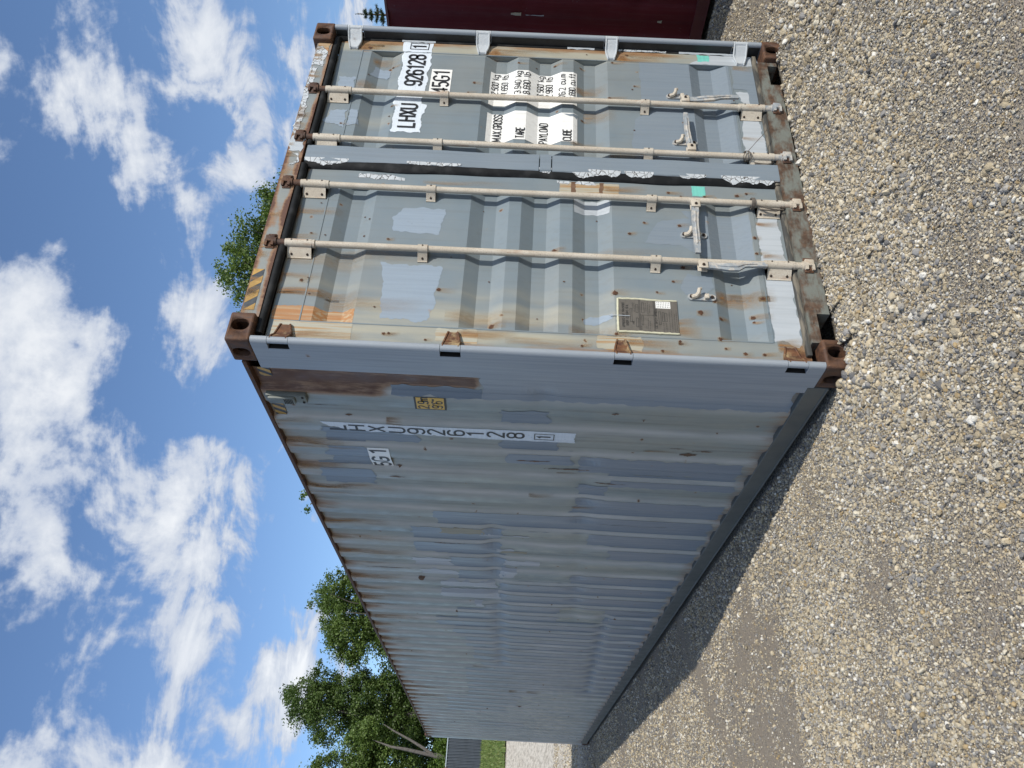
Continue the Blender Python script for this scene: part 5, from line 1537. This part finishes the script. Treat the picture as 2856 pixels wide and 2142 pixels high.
def crown(name, lobes, n_clump, per, leaf, clump_r, mat, parent, seed):
    """lobes: (cx,cy,cz,rx,ry,rz) ellipsoids; clumps of small leaves through their volume, thicker outside"""
    g = np.random.default_rng(seed)
    vol = np.array([l[3] * l[4] * l[5] for l in lobes]); vol = vol ** .8; vol /= vol.sum()
    li = g.choice(len(lobes), n_clump, p=vol)
    Lb = np.array(lobes)[li]
    d = g.normal(size=(n_clump, 3)); d /= np.linalg.norm(d, axis=1)[:, None]
    rad = g.uniform(.25, 1.0, n_clump) ** .45
    bump = 1 + .16 * np.sin(d[:, 0] * 5 + Lb[:, 0]) + .14 * np.sin(d[:, 2] * 6 + Lb[:, 1] * 2)
    cc = Lb[:, :3] + d * Lb[:, 3:] * (rad * bump)[:, None]
    cr = clump_r * g.uniform(.6, 1.35, n_clump)
    N = n_clump * per
    ci = np.repeat(np.arange(n_clump), per)
    off = g.normal(size=(N, 3)) * .55; off[:, 2] *= .75
    c = cc[ci] + off * cr[ci][:, None]
    nn = g.normal(size=(N, 3)) + np.array([0, 0, .5]) + d[ci] * .4; nn /= np.linalg.norm(nn, axis=1)[:, None]
    a = np.cross(nn, g.normal(size=(N, 3))); a /= np.linalg.norm(a, axis=1)[:, None]; b_ = np.cross(nn, a)
    s = leaf * g.uniform(.65, 1.3, N)[:, None]
    V = np.stack([c - a * s * .55, c + b_ * s * .36 + a * s * .05 + nn * s * .08, c + a * s * .55, c - b_ * s * .36 + a * s * .05 + nn * s * .08], 1)
    o = obj_np(name, V.reshape(-1, 3), np.arange(4 * N).reshape(-1, 4), mat, parent)
    tint = np.clip(np.repeat(g.uniform(.1, .75, n_clump), per) + g.normal(0, .22, N), 0, 1)
    set_attr(o, 'tint', np.repeat(tint, 4))
    return o, cc
def limbs(name, base, top, r0, targets, mat, parent, seed):
    g = random.Random(seed); mb = MB()
    base = Vector(base); top = Vector(top)
    pts_ = [base.lerp(top, k / 8) + Vector((g.uniform(-1, 1), g.uniform(-1, 1), 0)) * .10 * (0 < k < 8) for k in range(9)]
    mb.tube(pts_, [r0 * (1 - .82 * k / 8) for k in range(9)], 10)
    for tg in targets:
        tg = Vector(tg); k = g.randint(2, 6); st = pts_[k]
        mid = st.lerp(tg, .5) + Vector((g.uniform(-.3, .3), g.uniform(-.3, .3), g.uniform(.1, .5)))
        rr = r0 * (1 - .82 * k / 8) * .55
        mb.tube([st, st.lerp(mid, .5), mid, mid.lerp(tg, .5), tg], [rr, rr * .85, rr * .6, rr * .4, rr * .15], 7)
    return mb.build(name, mat, parent, True)
def tree(name, label, az, D, lobes_ad, n_clump, per, leaf, clump_r, mat, bark, seed, group=None, r0=.22, cat='tree', trunk_az=None):
    """lobes_ad: (azimuth, tan elevation, depth offset, rx, rz) as seen, turned into real places"""
    bx, by = place(az if trunk_az is None else trunk_az, D); bz = float(ground_h(bx, by)) - .1
    r = empty(name, (bx, by, bz))
    lobes = []
    for la, te, dd, rx, rz in lobes_ad:
        lx, ly = place(la, D + dd); lobes.append((lx - bx, ly - by, CAM.z + te * (D + dd) - bz, rx, rx, rz))
    o, cc = crown('crown', lobes, n_clump, per, leaf, clump_r, mat, r, seed)
    g = np.random.default_rng(seed + 1); pick = cc[g.choice(len(cc), min(14, len(cc)), replace=False)]
    top = max(lobes, key=lambda l: l[2])
    limbs('trunk', (0, 0, 0), (top[0] * .8, top[1] * .8, top[2]), r0, pick, bark, r, seed)
    tag(r, label, cat, group)
    return r
TG = 'trees behind the yard'
tree('leafy_tree', 'bushy green tree top rising above the header of the grey container', 40.5, 25.0,
     [(39.0, .347, 0, .95, .95), (40.6, .333, .3, 1.1, 1.1), (42.2, .312, .2, 1.1, 1.05), (43.8, .300, .4, 1.0, 1.0), (45.4, .302, .1, .55, .55), (38.4, .325, -.2, .65, .7), (41, .25, .3, 2.4, 1.6)], 520, 90, .085, .27, M['leaf_a'], M['bark'], 11, TG, .20)
tree('slender_tree', 'single pale green tree tip just peeping over the container roof edge', 22.9, 46.0,
     [(22.75, .256, 0, .70, 1.0), (23.0, .20, .2, 1.6, 1.9), (23.2, .14, 0, 2.2, 2.2)], 150, 80, .12, .34, M['leaf_c'], M['bark'], 12, TG, .18)
tree('round_tree', 'rounded bright green tree crown above the middle of the roof line', 14.6, 50.0,
     [(16.6, .205, 0, 1.35, 1.75), (15.0, .190, .5, 1.9, 2.35), (13.6, .188, 0, 1.35, 1.8), (14.8, .135, .8, 2.2, 2.0), (16.2, .145, .6, 1.8, 1.8)], 680, 90, .125, .36, M['leaf_a'], M['bark'], 13, TG, .25)
tree('tall_tree', 'tallest dark green broadleaf tree left of the rounded crown', 9.2, 51.0,
     [(9.6, .232, 0, 1.35, 1.75), (10.7, .215, .4, 1.0, 1.3), (8.6, .205, -.3, 1.5, 1.9), (9.7, .165, .4, 1.9, 2.2), (10.9, .125, .6, 1.5, 1.5), (8.0, .150, 0, 1.4, 1.5), (9.5, .105, 1.0, 2.4, 1.6)], 760, 90, .125, .36, M['leaf_b'], M['bark'], 14, TG, .28, 'tree', 8.6)
tree('leaning_tree', 'green tree at the picture edge with bare forked grey trunk behind the fence', 5.6, 48.0,
     [(5.2, .190, 0, 1.2, 1.4), (6.4, .165, .3, 1.3, 1.5), (4.2, .150, .2, 1.9, 1.9), (5.8, .125, .6, 1.7, 1.4), (3.6, .20, .3, 1.8, 1.8)], 480, 90, .120, .34, M['leaf_a'], M['bark'], 15, TG, .2, 'tree', 5.0)
# dark wood edge behind those trunks
tree('understorey_tree', 'dense shaded green foliage between the tall tree and the fence', 8.4, 55.0,
     [(9.6, .090, 0, 2.2, 1.6), (7.4, .085, .4, 2.2, 1.7), (11.6, .095, .2, 2.2, 1.6), (5.0, .080, .6, 2.4, 1.8), (13.5, .09, .4, 2.2, 1.5), (8.4, .115, 1, 2.0, 1.2)], 700, 80, .15, .45, M['leaf_b'], M['bark_dark'], 16, TG, .2)
# bare forked stem
fk = empty('bare_forked_trunk', (*place(6.35, 46.6), 0)); fk.location.z = float(ground_h(0, fk.location.y))
def toward(az, te, D):
    x, y = place(az, D); return Vector((x, y, CAM.z + te * D)) - fk.location
mb = MB(); a0 = Vector((0, 0, -.1)); a1 = toward(6.55, .078, 46.6)
mb.tube([a0, a0.lerp(a1, .6), a1], [.17, .15, .13], 9)
mb.tube([a1, toward(6.95, .090, 46.6), toward(7.40, .106, 46.7), toward(7.95, .128, 46.9), toward(8.3, .14, 47)], [.10, .085, .065, .045, .02], 8)
mb.tube([a1, toward(6.70, .095, 46.5), toward(6.85, .112, 46.5), toward(6.95, .128, 46.6), toward(7.3, .15, 46.8)], [.10, .095, .085, .06, .02], 8)
mb.build('stem', M['bark'], fk, True)
crown('crown', [(*toward(7.6, .155, 47.2), 1.0, 1.0, .8)], 60, 70, .12, .3, M['leaf_a'], fk, 99)
tag(fk, 'bare grey trunk forking in two above the shrubs behind the fence', 'tree')
# shrubs behind the fence
def shrub(az, D, w, h, seed, label, mat):
    bx, by = place(az, D); bz = float(ground_h(bx, by))
    r = empty('leafy_shrub', (bx, by, bz))
    crown('foliage', [(0, 0, h * .55, w, w * .8, h * .5), (w * .5, 0, h * .45, w * .7, w * .6, h * .42)], 150, 75, .095, .26, mat, r, seed)
    mb = MB()
    for k in range(5):
        a = random.Random(seed + k); mb.tube([(0, 0, -.05), (a.uniform(-.2, .2) * w, a.uniform(-.2, .2), h * .4), (a.uniform(-.6, .6) * w, a.uniform(-.4, .4) * w, h * .8)], [.03, .02, .008], 6)
    mb.build('stem', M['bark_dark'], r)
    tag(r, label, 'shrub', 'shrubs behind the fence')
shrub(5.6, 46.9, 1.2, 2.75, 41, 'light green shrub above the fence rail at the picture edge', M['leaf_c'])
shrub(6.7, 47.1, 1.1, 2.65, 42, 'light green shrub above the fence below the forked trunk', M['leaf_c'])
shrub(7.9, 47.3, 1.1, 3.0, 43, 'light green shrub above the fence beside the container corner', M['leaf_c'])

# spruce beyond the maroon container
sx_, sy_ = place(57.0, 26.0)
sr = empty('spruce_tree', (sx_, sy_, -.1))
tag(sr, 'dark green spruce tip showing above the maroon container', 'tree', TG)
top_z = CAM.z + .208 * 26 + .1
g = np.random.default_rng(5); C_ = []; A_ = []; L_ = []
mbt = MB().tube([(0, 0, 0), (.02, 0, top_z * .5), (0, 0, top_z)], [.16, .09, .012], 8)
zlev = np.arange(1.0, top_z - .12, .17)
for z in zlev:
    reach = max(.14, (top_z - z) * .34 + .05)
    for k in range(7):
        a = g.uniform(0, 6.28); r = reach * g.uniform(.7, 1.1)
        tip = Vector((r * math.cos(a), r * math.sin(a), z + .05 - .18 * r + .10 * r * r))
        st = Vector((0, 0, z)); mid = st.lerp(tip, .55) + Vector((0, 0, -.05 * r))
        mbt.tube([st, mid, tip + Vector((0, 0, .05))], [.02, .012, .004], 5)
        nseg = int(r * 34) + 8
        for q in range(nseg):
            f = q / nseg; p = (st.lerp(mid, f * 2) if f < .5 else mid.lerp(tip, f * 2 - 1))
            for w in range(7):
                C_.append(p); dirv = Vector((math.cos(a), math.sin(a), 0)) * .5 + Vector(g.normal(size=3)) * .6 + Vector((0, 0, -.25)); A_.append(dirv.normalized()); L_.append(g.uniform(.05, .11))
for q in range(60):
    C_.append(Vector((0, 0, top_z - .35 + .4 * q / 60))); v = Vector(g.normal(size=3)); v.z = abs(v.z) + .4; A_.append(v.normalized()); L_.append(.06)
C_ = np.array([tuple(v) for v in C_]); A_ = np.array([tuple(v) for v in A_]); L_ = np.array(L_)[:, None]
sd_ = np.cross(A_, g.normal(size=A_.shape)); sd_ /= np.linalg.norm(sd_, axis=1)[:, None]
V = np.stack([C_ - sd_ * .007, C_ + A_ * L_, C_ + sd_ * .007], 1)
so = obj_np('crown', V.reshape(-1, 3), np.arange(3 * len(C_)).reshape(-1, 3), M['needle'], sr)
set_attr(so, 'tint', np.repeat(g.uniform(0, 1, len(C_)), 3))
mbt.build('trunk', M['bark_dark'], sr)
